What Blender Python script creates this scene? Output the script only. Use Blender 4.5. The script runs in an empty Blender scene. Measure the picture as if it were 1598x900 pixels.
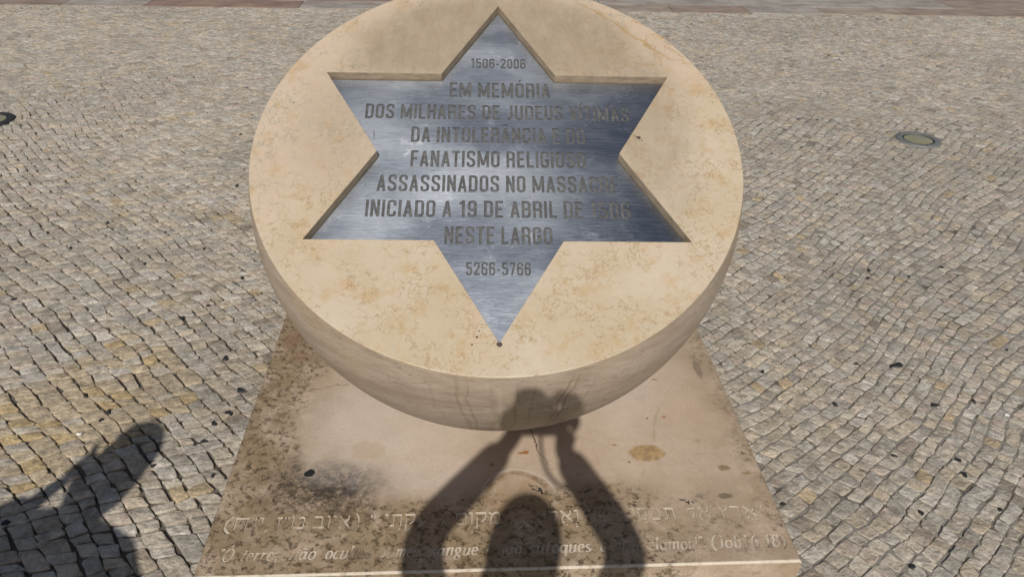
import bpy, bmesh, math, random
import numpy as np
from mathutils import Vector, Matrix, Euler, noise as mnoise
from mathutils.geometry import delaunay_2d_cdt

# ------------------------------------------------------------------ camera, sky, sun
SC = bpy.context.scene
COL = SC.collection
R_ = math.radians
GZ = -0.22                                    # paving level; z = 0 is the top of the stone base

SUN_D = Vector((0.0917, 0.7462, -0.6595)).normalized()     # direction the sunlight travels
CAM_P = Vector((-0.0808, -1.9095, 1.5871))
CAM_R = Matrix.Rotation(-0.0660, 3, 'Z') @ Matrix.Rotation(1.0122, 3, 'X') @ Matrix.Rotation(0.0269, 3, 'Z')

cd = bpy.data.cameras.new('camera'); cam = bpy.data.objects.new('camera', cd); COL.objects.link(cam)
cam.matrix_world = Matrix.Translation(CAM_P) @ CAM_R.to_4x4()
cd.sensor_width = 36; cd.lens = 26.79; cd.clip_start = 0.01; cd.clip_end = 2000
SC.camera = cam

w = bpy.data.worlds.new('World'); SC.world = w; w.use_nodes = True
wn = w.node_tree.nodes; bg = wn['Background']
sky = wn.new('ShaderNodeTexSky'); sky.sky_type = 'NISHITA'; sky.sun_disc = False
sky.sun_elevation = math.asin(-SUN_D.z); sky.sun_rotation = math.atan2(-SUN_D.x, -SUN_D.y)
sky.air_density = 1.0; sky.dust_density = 1.2; sky.ozone_density = 1.0
w.node_tree.links.new(sky.outputs[0], bg.inputs[0]); bg.inputs[1].default_value = 0.056

sl = bpy.data.lights.new('sun', 'SUN'); sl.energy = 4.1; sl.angle = R_(0.53); sl.color = (1.0, 0.95, 0.88)
so = bpy.data.objects.new('sun', sl); COL.objects.link(so)
so.rotation_euler = SUN_D.to_track_quat('-Z', 'Y').to_euler(); so.location = (0, -6, 6)

SC.view_settings.view_transform = 'Standard'; SC.view_settings.look = 'None'
SC.view_settings.gamma = 1.0; SC.view_settings.exposure = 0.0
SC.view_settings.use_curve_mapping = False

rnd = random.Random(7)

# ------------------------------------------------------------------ helpers
def link(name, me, mat=None, parent=None):
    o = bpy.data.objects.new(name, me); COL.objects.link(o)
    if mat is not None: me.materials.append(mat)
    if parent is not None: o.parent = parent
    return o
def tag(o, label=None, cat=None, group=None, kind=None):
    if label: o['label'] = label
    if cat: o['category'] = cat
    if group: o['group'] = group
    if kind: o['kind'] = kind
    return o
def empty(name, loc=(0, 0, 0)):
    o = bpy.data.objects.new(name, None); o.location = loc; o.empty_display_size = .1; COL.objects.link(o); return o
def pymesh(name, v, f, smooth=False):
    me = bpy.data.meshes.new(name); me.from_pydata([tuple(q) for q in v], [], f); me.update()
    if smooth: me.polygons.foreach_set('use_smooth', [True] * len(me.polygons))
    return me
def bm_mesh(name, bm, smooth=False):
    me = bpy.data.meshes.new(name); bm.to_mesh(me); bm.free()
    if smooth: me.polygons.foreach_set('use_smooth', [True] * len(me.polygons))
    return me

class NT:
    """small node-tree writer"""
    def __init__(s, name, rough=.5, spec=.5):
        s.m = bpy.data.materials.new(name); s.m.use_nodes = True
        s.t = s.m.node_tree; s.b = s.t.nodes['Principled BSDF']
        s.b.inputs['Roughness'].default_value = rough; s.b.inputs['Specular IOR Level'].default_value = spec
    def n(s, typ, **kw):
        q = s.t.nodes.new(typ)
        for k, v in kw.items(): setattr(q, k, v)
        return q
    def put(s, sock, v):
        if isinstance(v, bpy.types.NodeSocket): s.t.links.new(v, sock)
        elif v is not None:
            if sock.type == 'RGBA' and len(v) == 3: v = (*v, 1)
            sock.default_value = v
    def obj(s): return s.n('ShaderNodeTexCoord').outputs['Object']
    def pos(s): return s.n('ShaderNodeNewGeometry').outputs['Position']
    def math(s, op, a, b=None, c=None, clamp=False):
        q = s.n('ShaderNodeMath', operation=op); q.use_clamp = clamp
        s.put(q.inputs[0], a); s.put(q.inputs[1], b)
        if c is not None: s.put(q.inputs[2], c)
        return q.outputs[0]
    def mix(s, f, a, b, mode='MIX'):
        q = s.n('ShaderNodeMix', data_type='RGBA', blend_type=mode); q.clamp_factor = True
        s.put(q.inputs['Factor'], f)
        s.put([i for i in q.inputs if i.name == 'A' and i.type == 'RGBA'][0], a)
        s.put([i for i in q.inputs if i.name == 'B' and i.type == 'RGBA'][0], b)
        return [i for i in q.outputs if i.type == 'RGBA'][0]
    def map(s, vec, loc=(0, 0, 0), rot=(0, 0, 0), sc=(1, 1, 1)):
        q = s.n('ShaderNodeMapping'); s.put(q.inputs[0], vec)
        q.inputs[1].default_value = loc; q.inputs[2].default_value = rot; q.inputs[3].default_value = sc
        return q.outputs[0]
    def noise(s, vec, scale, detail=4, rough=.55, dist=0, color=False):
        q = s.n('ShaderNodeTexNoise'); s.put(q.inputs['Vector'], vec); q.inputs['Scale'].default_value = scale
        q.inputs['Detail'].default_value = detail; q.inputs['Roughness'].default_value = rough; q.inputs['Distortion'].default_value = dist
        return q.outputs['Color' if color else 'Fac']
    def step(s, v, a, b, lo=0., hi=1., smooth=True):
        q = s.n('ShaderNodeMapRange'); q.interpolation_type = 'SMOOTHSTEP' if smooth else 'LINEAR'
        s.put(q.inputs[0], v); q.inputs[1].default_value = a; q.inputs[2].default_value = b
        q.inputs[3].default_value = lo; q.inputs[4].default_value = hi
        return q.outputs[0]
    def vadd(s, a, b, op='ADD'):
        q = s.n('ShaderNodeVectorMath', operation=op); s.put(q.inputs[0], a); s.put(q.inputs[1], b); return q.outputs[0]
    def warp(s, vec, scale, amt):
        q = s.n('ShaderNodeVectorMath', operation='MULTIPLY_ADD')
        s.put(q.inputs[0], s.vadd(s.noise(vec, scale, 3, color=True), (.5, .5, .5), 'SUBTRACT'))
        q.inputs[1].default_value = (amt, amt, amt); s.put(q.inputs[2], vec); return q.outputs[0]
    def ell(s, vec, cx, cy, rx, ry, soft=.3, rot=0):
        """soft-edged ellipse mask in the xy plane of vec"""
        v = s.vadd(vec, (cx, cy, 0), 'SUBTRACT')
        v = s.map(v, rot=(0, 0, -rot)) if rot else v
        v = s.vadd(v, (1 / rx, 1 / ry, 0), 'MULTIPLY')
        q = s.n('ShaderNodeVectorMath', operation='LENGTH'); s.put(q.inputs[0], v)
        return s.step(q.outputs['Value'], 1 + soft, 1 - soft)
    def sep(s, vec):
        q = s.n('ShaderNodeSeparateXYZ'); s.put(q.inputs[0], vec); return q.outputs
    def ridge(s, vec, scale, width, detail=2, dist=0):
        """thin wandering lines"""
        a = s.math('ABSOLUTE', s.math('SUBTRACT', s.noise(vec, scale, detail, .5, dist), .5))
        return s.step(a, width, 0)
    def bump(s, h, dist, strength=1.0):
        q = s.n('ShaderNodeBump'); s.put(q.inputs['Height'], h); q.inputs['Distance'].default_value = dist
        q.inputs['Strength'].default_value = strength; s.put(s.b.inputs['Normal'], q.outputs[0])
    def color(s, c): s.put(s.b.inputs['Base Color'], c)
    def rough(s, c): s.put(s.b.inputs['Roughness'], c)

# ------------------------------------------------------------------ materials
def marble_face():
    """cream limestone of the cut face: squiggle veins, ochre and grey-green flecks"""
    t = NT('cream_marble', .42, .35); p = t.obj(); wp = t.warp(p, 6, .05)
    c = t.mix(t.step(t.noise(wp, 3.2, 5), .35, .68), (.435, .355, .245), (.49, .415, .315))
    x, y, z = t.sep(p)
    up = t.step(t.math('ADD', t.math('MULTIPLY', x, -.35), t.math('ADD', y, t.math('MULTIPLY', t.noise(p, 5, 4), .22))), .02, .26)
    c = t.mix(t.math('MULTIPLY', up, .8), c, (.47, .375, .28))                         # paler, greyer upper half
    c = t.mix(t.math('MULTIPLY', t.step(t.noise(wp, 15, 6, .7), .5, .68), .5), c, (.40, .265, .12))
    c = t.mix(t.math('MULTIPLY', t.step(t.noise(t.map(p, loc=(3, 1, 0)), 6, 5, .6), .56, .75), .45), c, (.52, .35, .24))   # pink clouds
    sp = t.warp(p, 28, .03)
    sq = t.math('MULTIPLY', t.ridge(sp, 25, .020, 3), t.step(t.noise(p, 11, 3), .42, .54))
    sq2 = t.math('MULTIPLY', t.ridge(t.map(sp, loc=(5, 2, 1)), 38, .032, 2), t.step(t.noise(t.map(p, loc=(1, 7, 0)), 9, 3), .46, .58))
    c = t.mix(t.math('MULTIPLY', sq, .5), c, t.mix(up, (.25, .155, .055), (.21, .20, .15)))
    c = t.mix(t.math('MULTIPLY', sq2, .48), c, t.mix(up, (.28, .17, .06), (.20, .205, .17)))
    # rusty vein across the upper right rim
    v = t.warp(p, 22, .05)
    vein = t.math('MULTIPLY', t.step(t.math('ABSOLUTE', t.math('ADD', t.math('MULTIPLY', t.sep(v)[0], .92), t.math('SUBTRACT', t.sep(v)[1], .80))), .012, .0),
                  t.ell(t.warp(p, 9, .08), .38, .46, .17, .15, .35))
    c = t.mix(t.math('MULTIPLY', vein, .7), c, (.36, .21, .065))
    vein2 = t.math('MULTIPLY', t.ridge(t.warp(p, 14, .06), 9, .02, 3), t.ell(t.warp(p, 9, .08), .42, .40, .16, .20, .4))
    c = t.mix(t.math('MULTIPLY', vein2, .6), c, (.34, .20, .07))
    # water-worn grime on the raised fields beside the star
    wq = t.warp(p, 7, .09)
    gr = t.math('MAXIMUM', t.ell(wq, -.17, .425, .26, .145, .35, .45), t.ell(wq, .19, .42, .24, .15, .35, -.55))
    gr = t.math('MAXIMUM', gr, t.math('MULTIPLY', t.ell(wq, .40, .12, .12, .30, .5, .1), .75))
    gr = t.math('MAXIMUM', gr, t.math('MULTIPLY', t.ell(wq, -.42, .10, .12, .20, .6, 0), .45))
    gr = t.math('MULTIPLY', gr, t.step(t.noise(t.map(p, sc=(1, .5, 1)), 24, 6, .7), .2, .75, .55, 1.))
    c = t.mix(t.math('MULTIPLY', gr, .9), c, (.26, .205, .140))
    c = t.mix(t.math('MULTIPLY', t.step(t.noise(p, 150, 3, .7), .62, .70), .4), c, (.22, .16, .095))
    c = t.mix(1.0, c, t.mix(t.noise(p, 85, 8, .8), (.88, .87, .86), (1.12, 1.12, 1.13)), 'MULTIPLY')
    # fine dark specks and the brown mark right of the star
    bl = t.ell(t.warp(p, 120, .012), .378, .048, .0062, .0055, .25)
    for q in ((.386, .038, .002), (.368, .053, .0018), (-.052, -.549, .0025), (-.063, -.568, .0025), (-.047, -.533, .002), (0.0, -.567, .007)):
        bl = t.math('MAXIMUM', bl, t.ell(t.warp(p, 150, .006), q[0], q[1], q[2], q[2], .2))
    c = t.mix(t.math('MULTIPLY', bl, .9), c, (.035, .022, .015))
    t.color(c)
    t.rough(t.step(t.noise(p, 9, 4), .3, .7, .36, .58))
    t.bump(t.math('ADD', t.math('MULTIPLY', t.noise(p, 160, 4, .6), .4), t.noise(p, 18, 3)), .0008)
    return t.m

def marble_bowl():
    """honed underside: horizontal bedding lines, vertical drip stains"""
    t = NT('bowl_marble', .5, .3); p = t.pos()
    st = t.warp(t.map(p, rot=(.22, .05, 0), sc=(1, 1, 4.5)), 4, .12)
    n1 = t.noise(st, 4.5, 6, .62)
    c = t.mix(t.step(n1, .34, .66), (.36, .285, .215), (.47, .385, .305))
    c = t.mix(t.math('MULTIPLY', t.step(t.noise(t.map(p, loc=(2, 0, 4)), 3.5, 4), .45, .66), .55), c, (.44, .335, .205))
    ve = t.math('MULTIPLY', t.ridge(st, 5.5, .010, 4), t.step(t.noise(p, 5, 2), .40, .58))
    c = t.mix(t.math('MULTIPLY', ve, .6), c, (.15, .13, .095))
    fine = t.noise(t.map(p, sc=(.25, .25, 1)), 130, 3, .6)
    c = t.mix(t.math('MULTIPLY', t.step(fine, .5, .68), .28), c, (.22, .17, .12))
    c = t.mix(t.math('MULTIPLY', t.step(t.noise(t.map(p, sc=(.12, .12, 1)), 60, 2, .6), .56, .66), .25), c, (.23, .18, .13))
    c = t.mix(1.0, c, t.mix(t.noise(p, 70, 8, .8), (.82, .81, .80), (1.18, 1.18, 1.19)), 'MULTIPLY')
    # drips: narrow streaks running down from the rim
    x, y, z = t.sep(p); wx = t.math('ADD', x, t.math('MULTIPLY', t.math('SUBTRACT', t.noise(t.map(p, sc=(1, 1, 1)), 9, 3), .5), .05))
    low = t.step(t.math('ADD', z, t.math('MULTIPLY', t.noise(p, 30, 1), .06)), .56, .47)
    for xx, wd, a, cc in ((-.105, .004, .45, (.20, .14, .08)), (-.085, .0022, .5, (.18, .12, .07)), (.028, .003, .5, (.21, .14, .08)), (-.012, .004, .35, (.56, .47, .37)),
                          (.068, .003, .35, (.20, .14, .09)), (.135, .0032, .75, (.20, .115, .05)), (.152, .003, .75, (.19, .11, .05)), (.122, .002, .4, (.25, .17, .1)),
                          (.20, .002, .35, (.2, .15, .1)), (-.165, .0022, .3, (.2, .15, .1)), (-.03, .007, .3, (.22, .17, .12))):
        tilt = t.math('ADD', wx, t.math('MULTIPLY', t.math('SUBTRACT', z, .4), -xx * 1.3))
        q = t.step(t.math('ABSOLUTE', t.math('SUBTRACT', tilt, xx)), wd * 1.6, wd * .3)
        c = t.mix(t.math('MULTIPLY', t.math('MULTIPLY', q, low), a * .75), c, cc)
    t.color(c); t.rough(t.step(n1, .3, .7, .42, .6)); t.bump(t.noise(p, 120, 3, .6), .0006)
    return t.m

def slab_stone():
    t = NT('slab_stone', .38, .4); p = t.obj(); wp = t.warp(p, 5, .08)
    c = t.mix(t.step(t.noise(wp, 3.5, 6, .6), .35, .68), (.415, .32, .235), (.495, .395, .305))
    c = t.mix(t.math('MULTIPLY', t.step(t.noise(t.map(wp, loc=(4, 2, 0)), 3.0, 4), .48, .70), .6), c, (.455, .345, .255))
    c = t.mix(t.math('MULTIPLY', t.math('MULTIPLY', t.ridge(t.warp(p, 16, .05), 12, .012, 3), t.step(t.noise(p, 6, 2), .42, .6)), .35), c, (.24, .17, .11))
    pale = t.math('MAXIMUM', t.ell(wp, -.32, -.13, .26, .22, .6), t.math('MULTIPLY', t.ell(wp, .42, .0, .18, .20, .6), .6))
    pale = t.math('MAXIMUM', pale, t.math('MULTIPLY', t.ell(wp, -.2, -.34, .16, .12, .6), .8))
    c = t.mix(t.math('MULTIPLY', pale, .75), c, (.535, .465, .395))
    c = t.mix(t.math('MULTIPLY', t.ell(wp, .60, -.06, .10, .16, .6), .55), c, (.46, .345, .25))
    # olive-brown lichen film and dark speckle
    x, y, z = t.sep(p)
    left = t.step(t.math('ADD', x, t.math('MULTIPLY', t.noise(p, 4, 4), .3)), -.22, -.52)
    frontm = t.step(t.math('ADD', y, t.math('MULTIPLY', t.noise(t.map(p, loc=(0, 9, 0)), 5, 4), .16)), -.26, -.40)
    right = t.step(t.math('ADD', x, t.math('MULTIPLY', t.noise(t.map(p, loc=(6, 0, 0)), 5, 4), .2)), .70, .84)
    film = t.math('MAXIMUM', t.math('MAXIMUM', left, t.math('MULTIPLY', frontm, t.step(x, .75, .05, .42, .9))), t.math('MULTIPLY', right, .6))
    film = t.math('MULTIPLY', film, t.math('SUBTRACT', 1.0, t.math('MULTIPLY', pale, .85)))
    c = t.mix(t.math('MULTIPLY', t.math('MULTIPLY', film, t.step(t.noise(wp, 9, 6, .65), .28, .56)), .82), c, (.215, .155, .082))
    sp1 = t.step(t.noise(t.map(p, rot=(0, 0, .9), sc=(1, 1.15, 1)), 42, 10, .80), .49, .585)
    c = t.mix(t.math('MULTIPLY', t.math('MULTIPLY', sp1, t.step(t.math('MULTIPLY', film, t.noise(t.warp(p, 9, .08), 6, 6, .65)), .18, .40)), .92), c, (.070, .048, .026))
    bl_ = t.math('MULTIPLY', t.step(t.noise(t.warp(p, 20, .05), 13, 9, .8), .52, .64), t.step(t.math('MULTIPLY', film, t.noise(t.map(p, loc=(4, 4, 0)), 4, 3)), .25, .5))
    c = t.mix(t.math('MULTIPLY', bl_, .72), c, (.125, .085, .045))
    sp2 = t.step(t.noise(t.map(p, loc=(2, 2, 2)), 120, 4, .7), .60, .70)
    c = t.mix(t.math('MULTIPLY', t.math('MULTIPLY', sp2, t.step(t.noise(t.map(p, loc=(9, 2, 2)), 5, 3), .4, .65)), .6), c, (.10, .075, .05))
    # soot patch
    wq = t.warp(p, 13, .10)
    so_ = t.math('MULTIPLY', t.ell(t.warp(p, 9, .22), -.490, -.405, .14, .08, .8, -.25), t.step(t.noise(t.warp(p, 60, .02), 40, 10, .85), .43, .56, .05, 1.0))
    c = t.mix(t.math('MULTIPLY', so_, .93), c, (.045, .036, .028))
    c = t.mix(t.math('MULTIPLY', t.ell(wq, -.455, -.400, .07, .04, .8, -.3), t.step(t.noise(t.warp(p, 30, .03), 22, 9, .8), .40, .54, .1, .92)), c, (.022, .017, .013))
    c = t.mix(t.math('MULTIPLY', t.math('MULTIPLY', t.ell(wq, -.42, -.355, .13, .055, .8, -.3), t.step(t.noise(p, 26, 8, .8), .35, .62, .1, .7)), 1.0), c, (.20, .18, .165))
    # yellow oval, ring left by a pot, rust and grease drops
    ov = t.ell(t.warp(p, 40, .022), .437, -.291, .053, .034, .13)
    c = t.mix(t.math('MULTIPLY', ov, .75), c, t.mix(t.step(t.noise(p, 45, 5, .7), .4, .62), (.40, .265, .10), (.22, .135, .045)))
    dx = t.vadd(t.warp(p, 18, .02), (.048, -.452, 0), 'SUBTRACT'); q = t.n('ShaderNodeVectorMath', operation='LENGTH'); t.put(q.inputs[0], dx)
    rd = q.outputs['Value']; dy = t.sep(dx)[1]
    ring = t.math('MULTIPLY', t.step(t.math('ABSOLUTE', t.math('SUBTRACT', rd, .088)), .016, .002), t.step(dy, -.03, .03))
    ring = t.math('MULTIPLY', ring, t.step(t.noise(p, 26, 5, .7), .36, .6))
    c = t.mix(t.math('MULTIPLY', ring, .8), c, (.17, .105, .05))
    c = t.mix(t.math('MULTIPLY', t.math('MULTIPLY', t.step(rd, .095, .06), t.step(t.noise(p, 22, 5, .7), .35, .6)), .38), c, (.34, .22, .11))
    c = t.mix(t.math('MULTIPLY', t.step(t.math('ABSOLUTE', t.math('SUBTRACT', rd, .104)), .007, .0), t.math('MULTIPLY', t.step(dy, .0, .05), .55)), c, (.52, .47, .41))
    c = t.mix(t.math('MULTIPLY', t.ell(wq, -.379, -.251, .045, .03, .3), .4), c, (.37, .27, .18))
    for (a, b, rx, ry, col, k) in ((.068, -.281, .012, .005, (.30, .13, .035), .85), (.081, -.279, .008, .007, (.30, .13, .035), .9), (.648, -.356, .017, .011, (.17, .11, .05), .75),
                                   (.706, -.380, .014, .006, (.22, .15, .06), .7), (.621, -.462, .020, .010, (.10, .08, .05), .7), (.546, -.460, .010, .006, (.17, .14, .11), .7),
                                   (.521, -.136, .006, .006, (.33, .13, .06), .8), (.532, .048, .012, .005, (.22, .14, .08), .6), (.468, -.140, .004, .004, (.12, .08, .04), .7),
                                   (.345, -.256, .007, .004, (.33, .18, .06), .8), (.245, -.470, .009, .006, (.34, .22, .12), .7), (-.02, -.325, .008, .008, (.19, .13, .08), .6),
                                   (-.105, -.455, .006, .004, (.1, .08, .05), .8), (.377, -.325, .0045, .004, (.1, .08, .05), .8), (.362, -.488, .006, .005, (.07, .05, .04), .8),
                                   (.60, -.245, .008, .008, (.30, .21, .12), .5), (-.70, .29, .030, .05, (.20, .11, .07), .55), (-.66, .20, .03, .03, (.23, .13, .08), .4), (.69, .10, .012, .05, (.15, .11, .08), .6)):
        c = t.mix(t.math('MULTIPLY', t.ell(t.warp(p, 90, .012), a, b, rx, ry, .3), k), c, col)
    c = t.mix(1.0, c, t.mix(t.noise(p, 95, 8, .8), (.80, .79, .77), (1.2, 1.2, 1.21)), 'MULTIPLY')
    c = t.mix(1.0, c, t.mix(t.noise(t.warp(p, 12, .06), 10, 8, .75), (.84, .82, .79), (1.17, 1.18, 1.19)), 'MULTIPLY')
    c = t.mix(t.math('MULTIPLY', t.math('MULTIPLY', t.step(y, -.6755, -.6785), t.step(z, -.0065, -.0045)), t.step(t.noise(p, 40, 4), .3, .5, .2, .7)), c, (.58, .51, .42))      # sun highlight painted pale along the worn, clean front arris
    # black tar flecks
    tr = t.ell(t.warp(p, 60, .02), -.533, -.344, .012, .017, .12, -.6)
    tr = t.math('MAXIMUM', tr, t.math('MULTIPLY', t.ell(t.warp(p, 70, .03), .108, -.425, .032, .010, .3, -.5), t.step(t.noise(p, 95, 3, .7), .47, .52)))
    tr = t.math('MAXIMUM', tr, t.math('MULTIPLY', t.ell(t.warp(p, 70, .02), .508, -.478, .022, .010, .3, -.5), t.step(t.noise(p, 130, 3, .7), .50, .54)))
    c = t.mix(tr, c, (.016, .017, .018))
    # cracks
    def crack(ax, ay, bx, by, wd, amt=.03):
        v = t.warp(p, 24, amt); L = math.hypot(bx - ax, by - ay); ux, uy = (bx - ax) / L, (by - ay) / L
        r = t.vadd(v, (ax, ay, 0), 'SUBTRACT'); rx, ry, _ = t.sep(r)
        s_ = t.math('ADD', t.math('MULTIPLY', rx, ux), t.math('MULTIPLY', ry, uy))
        d_ = t.math('ABSOLUTE', t.math('SUBTRACT', t.math('MULTIPLY', rx, uy), t.math('MULTIPLY', ry, ux)))
        return t.math('MULTIPLY', t.step(d_, wd, wd * .3), t.math('MULTIPLY', t.step(s_, -.004, .004), t.step(s_, L + .004, L - .004)))
    c = t.mix(t.math('MULTIPLY', crack(.096, -.17, .117, -.268, .0022), .9), c, (.03, .022, .015))
    c = t.mix(t.math('MULTIPLY', crack(.117, -.268, .140, -.33, .0013), .75), c, (.05, .04, .03))
    c = t.mix(t.math('MULTIPLY', crack(-.745, -.02, -.47, .052, .0022, .05), .75), c, (.17, .085, .045))
    c = t.mix(t.math('MULTIPLY', crack(.510, -.08, .468, -.25, .006, .05), .35), c, (.29, .205, .11))
    t.color(c)
    t.rough(t.math('ADD', t.step(t.noise(p, 7, 4), .3, .7, .34, .50), t.math('MULTIPLY', film, .2)))
    t.bump(t.math('ADD', t.math('MULTIPLY', t.noise(p, 150, 4, .65), .5), t.noise(p, 30, 3)), .0009)
    return t.m

def cut_stone():
    t = NT('cut_stone', .75, .2); p = t.obj()
    c = t.mix(t.step(t.noise(p, 25, 4, .6), .42, .66), (.50, .435, .355), (.32, .25, .175))  # freshly cut stone, paled further to paint the carved strokes' highlights
    c = t.mix(t.math('MULTIPLY', t.step(t.noise(p, 9, 4, .6), .57, .66), .75), c, (.10, .075, .05))
    t.color(c); t.bump(t.noise(p, 300, 3), .0006); return t.m

def recess_stone():
    t = NT('recess_stone', .6, .25); p = t.obj()
    c = t.mix(t.step(t.noise(t.map(p, sc=(1, 1, 3)), 22, 5, .65), .36, .66), (.44, .345, .24), (.30, .23, .155))
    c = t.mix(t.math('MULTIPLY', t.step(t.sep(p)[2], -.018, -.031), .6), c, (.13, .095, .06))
    t.color(c); t.bump(t.noise(p, 120, 3), .0006); return t.m

def steel():
    t = NT('brushed_steel', .3, .5); p = t.obj()
    t.b.inputs['Metallic'].default_value = 1
    br = t.noise(t.map(p, sc=(1.2, 95, 1)), 5, 5, .65)
    br2 = t.noise(t.map(p, loc=(0, 3, 0), sc=(3, 420, 1)), 3, 3, .6)
    sm = t.noise(t.map(t.warp(p, 7, .1), sc=(.6, 1.5, 1)), 3.2, 4, .5)
    c = t.mix(t.step(sm, .30, .70), (.245, .272, .318), (.335, .357, .39))
    c = t.mix(t.math('MULTIPLY', t.step(br, .34, .66), .35), c, (.20, .225, .28))
    # faint pale smudges scattered over the plate, small scratches
    x, y, z = t.sep(p)
    mk = t.math('MULTIPLY', t.step(t.noise(t.map(p, loc=(8, 3, 0)), 13, 6, .75),   .57, .70), .18)
    c = t.mix(mk, c, (.50, .50, .49))
    sc_ = t.math('MAXIMUM', t.ell(t.warp(p, 60, .008), -.338, .072, .0016, .016, .3, .05), t.ell(t.warp(p, 60, .01), .312, .192, .0018, .012, .4, -.6))
    c = t.mix(t.math('MULTIPLY', sc_, .7), c, (.12, .12, .13))
    t.color(c)
    t.b.inputs['Anisotropic'].default_value = .93
    tg = t.n('ShaderNodeTangent', direction_type='UV_MAP'); tg.uv_map = 'brush'; t.put(t.b.inputs['Tangent'], tg.outputs[0])
    r = t.math('ADD', t.step(sm, .32, .68, .240, .315), t.math('ADD', t.math('MULTIPLY', t.math('SUBTRACT', br, .5), .12), t.math('MULTIPLY', mk, .25)))
    t.rough(r)
    t.bump(t.math('ADD', br2, t.math('MULTIPLY', br, .6)), .00022)
    return t.m

def steel_cut():
    t = NT('engraved_steel', .62, .4); p = t.obj(); t.b.inputs['Metallic'].default_value = 0
    t.color(t.mix(t.step(t.noise(p, 70, 4, .7), .38, .66), (.070, .071, .070), (.120, .120, .115))); return t.m

def cobble_mat():
    t = NT('limestone_cobble', .62, .3); p = t.pos()
    at = t.n('ShaderNodeAttribute', attribute_name='tint'); at.attribute_type = 'GEOMETRY'
    c = at.outputs['Color']
    vein = t.noise(t.warp(p, 30, .03), 34, 5, .68)
    c = t.mix(t.step(vein, .30, .72, 0, 1), t.mix(1.0, c, (.66, .635, .61), 'MULTIPLY'), t.mix(1.0, c, (1.25, 1.25, 1.25), 'MULTIPLY'))
    c = t.mix(t.math('MULTIPLY', t.step(t.noise(p, 150, 4, .7), .60, .70), .55), c, (.115, .092, .066))
    c = t.mix(t.math('MULTIPLY', t.step(t.noise(t.map(p, loc=(3, 3, 3)), 48, 5, .75), .585, .70), .6), c, (.15, .118, .08))
    c = t.mix(t.math('MULTIPLY', t.step(t.noise(t.map(p, loc=(8, 3, 3)), 60, 4, .7), .60, .72), .5), c, (.50, .475, .43))
    c = t.mix(t.math('MULTIPLY', t.step(t.noise(p, 1.3, 5, .6), .45, .72), .26), c, (.19, .165, .13))      # broad dirt
    c = t.mix(t.math('MULTIPLY', t.step(t.noise(t.map(p, loc=(1, 8, 3), rot=(0, 0, .5), sc=(1, 2.6, 1)), 1.9, 4, .6), .54, .70), .26), c, (.17, .145, .11))
    t.color(c)
    t.bump(t.math('ADD', t.noise(t.warp(p, 40, .02), 60, 6, .7), t.math('MULTIPLY', t.noise(p, 26, 3), 1.6)), .0075)
    return t.m

def grout_mat():
    t = NT('joint_sand', .9, .15); p = t.pos(); x, y, z = t.sep(p)
    side = t.step(t.math('ADD', x, t.math('MULTIPLY', t.math('SUBTRACT', t.noise(p, 1.1, 4), .5), 3.4)), -.7, 1.1)
    c = t.mix(side, t.mix(t.step(t.noise(p, 3, 4), .4, .6), (.082, .075, .063), (.135, .112, .086)), (.215, .200, .172))
    c = t.mix(t.math('MULTIPLY', t.step(t.noise(p, 8, 4, .7), .50, .62), .8), c, (.055, .043, .030))
    c = t.mix(t.math('MULTIPLY', t.step(t.noise(t.map(p, loc=(5, 5, 0)), 5, 3), .68, .74), .7), c, (.035, .055, .015))
    c = t.mix(t.math('MULTIPLY', t.noise(p, 260, 2), .35), c, (.20, .18, .15))
    t.color(c); t.bump(t.noise(p, 240, 3), .002); return t.m

def tar_mat():
    t = NT('trodden_tar', .55, .3); t.color(t.mix(t.noise(t.pos(), 90, 3), (.016, .017, .017), (.035, .035, .033))); t.bump(t.noise(t.pos(), 200, 2), .001); return t.m

def paving_mat():
    t = NT('marble_paving', .5, .35); p = t.pos()
    at = t.n('ShaderNodeAttribute', attribute_name='tint'); at.attribute_type = 'GEOMETRY'
    c = t.mix(t.step(t.noise(t.warp(t.map(p, sc=(1, 2.2, 1)), 2, .3), 3.2, 6, .65), .3, .7), t.mix(1, at.outputs['Color'], (.72, .68, .64), 'MULTIPLY'), t.mix(1, at.outputs['Color'], (1.22, 1.22, 1.22), 'MULTIPLY'))
    c = t.mix(t.math('MULTIPLY', t.step(t.noise(t.map(p, rot=(0, 0, .3), sc=(1, 3, 1)), 2.6, 5, .7), .56, .66), .5), c, (.27, .16, .10))
    c = t.mix(t.math('MULTIPLY', t.step(t.noise(p, 14, 5, .7), .60, .70), .6), c, (.09, .08, .07))
    t.color(c); t.bump(t.noise(p, 40, 4), .001); return t.m

def plain(name, col, rough=.5, metal=0., spec=.5, var=.15, scale=30, bump=0):
    t = NT(name, rough, spec); t.b.inputs['Metallic'].default_value = metal; p = t.obj()
    lo = tuple(max(0, v * (1 - var)) for v in col); hi = tuple(v * (1 + var) for v in col)
    t.color(t.mix(t.noise(p, scale, 4, .6), lo, hi))
    if bump: t.bump(t.noise(p, scale * 4, 3), bump)
    return t.m

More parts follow.
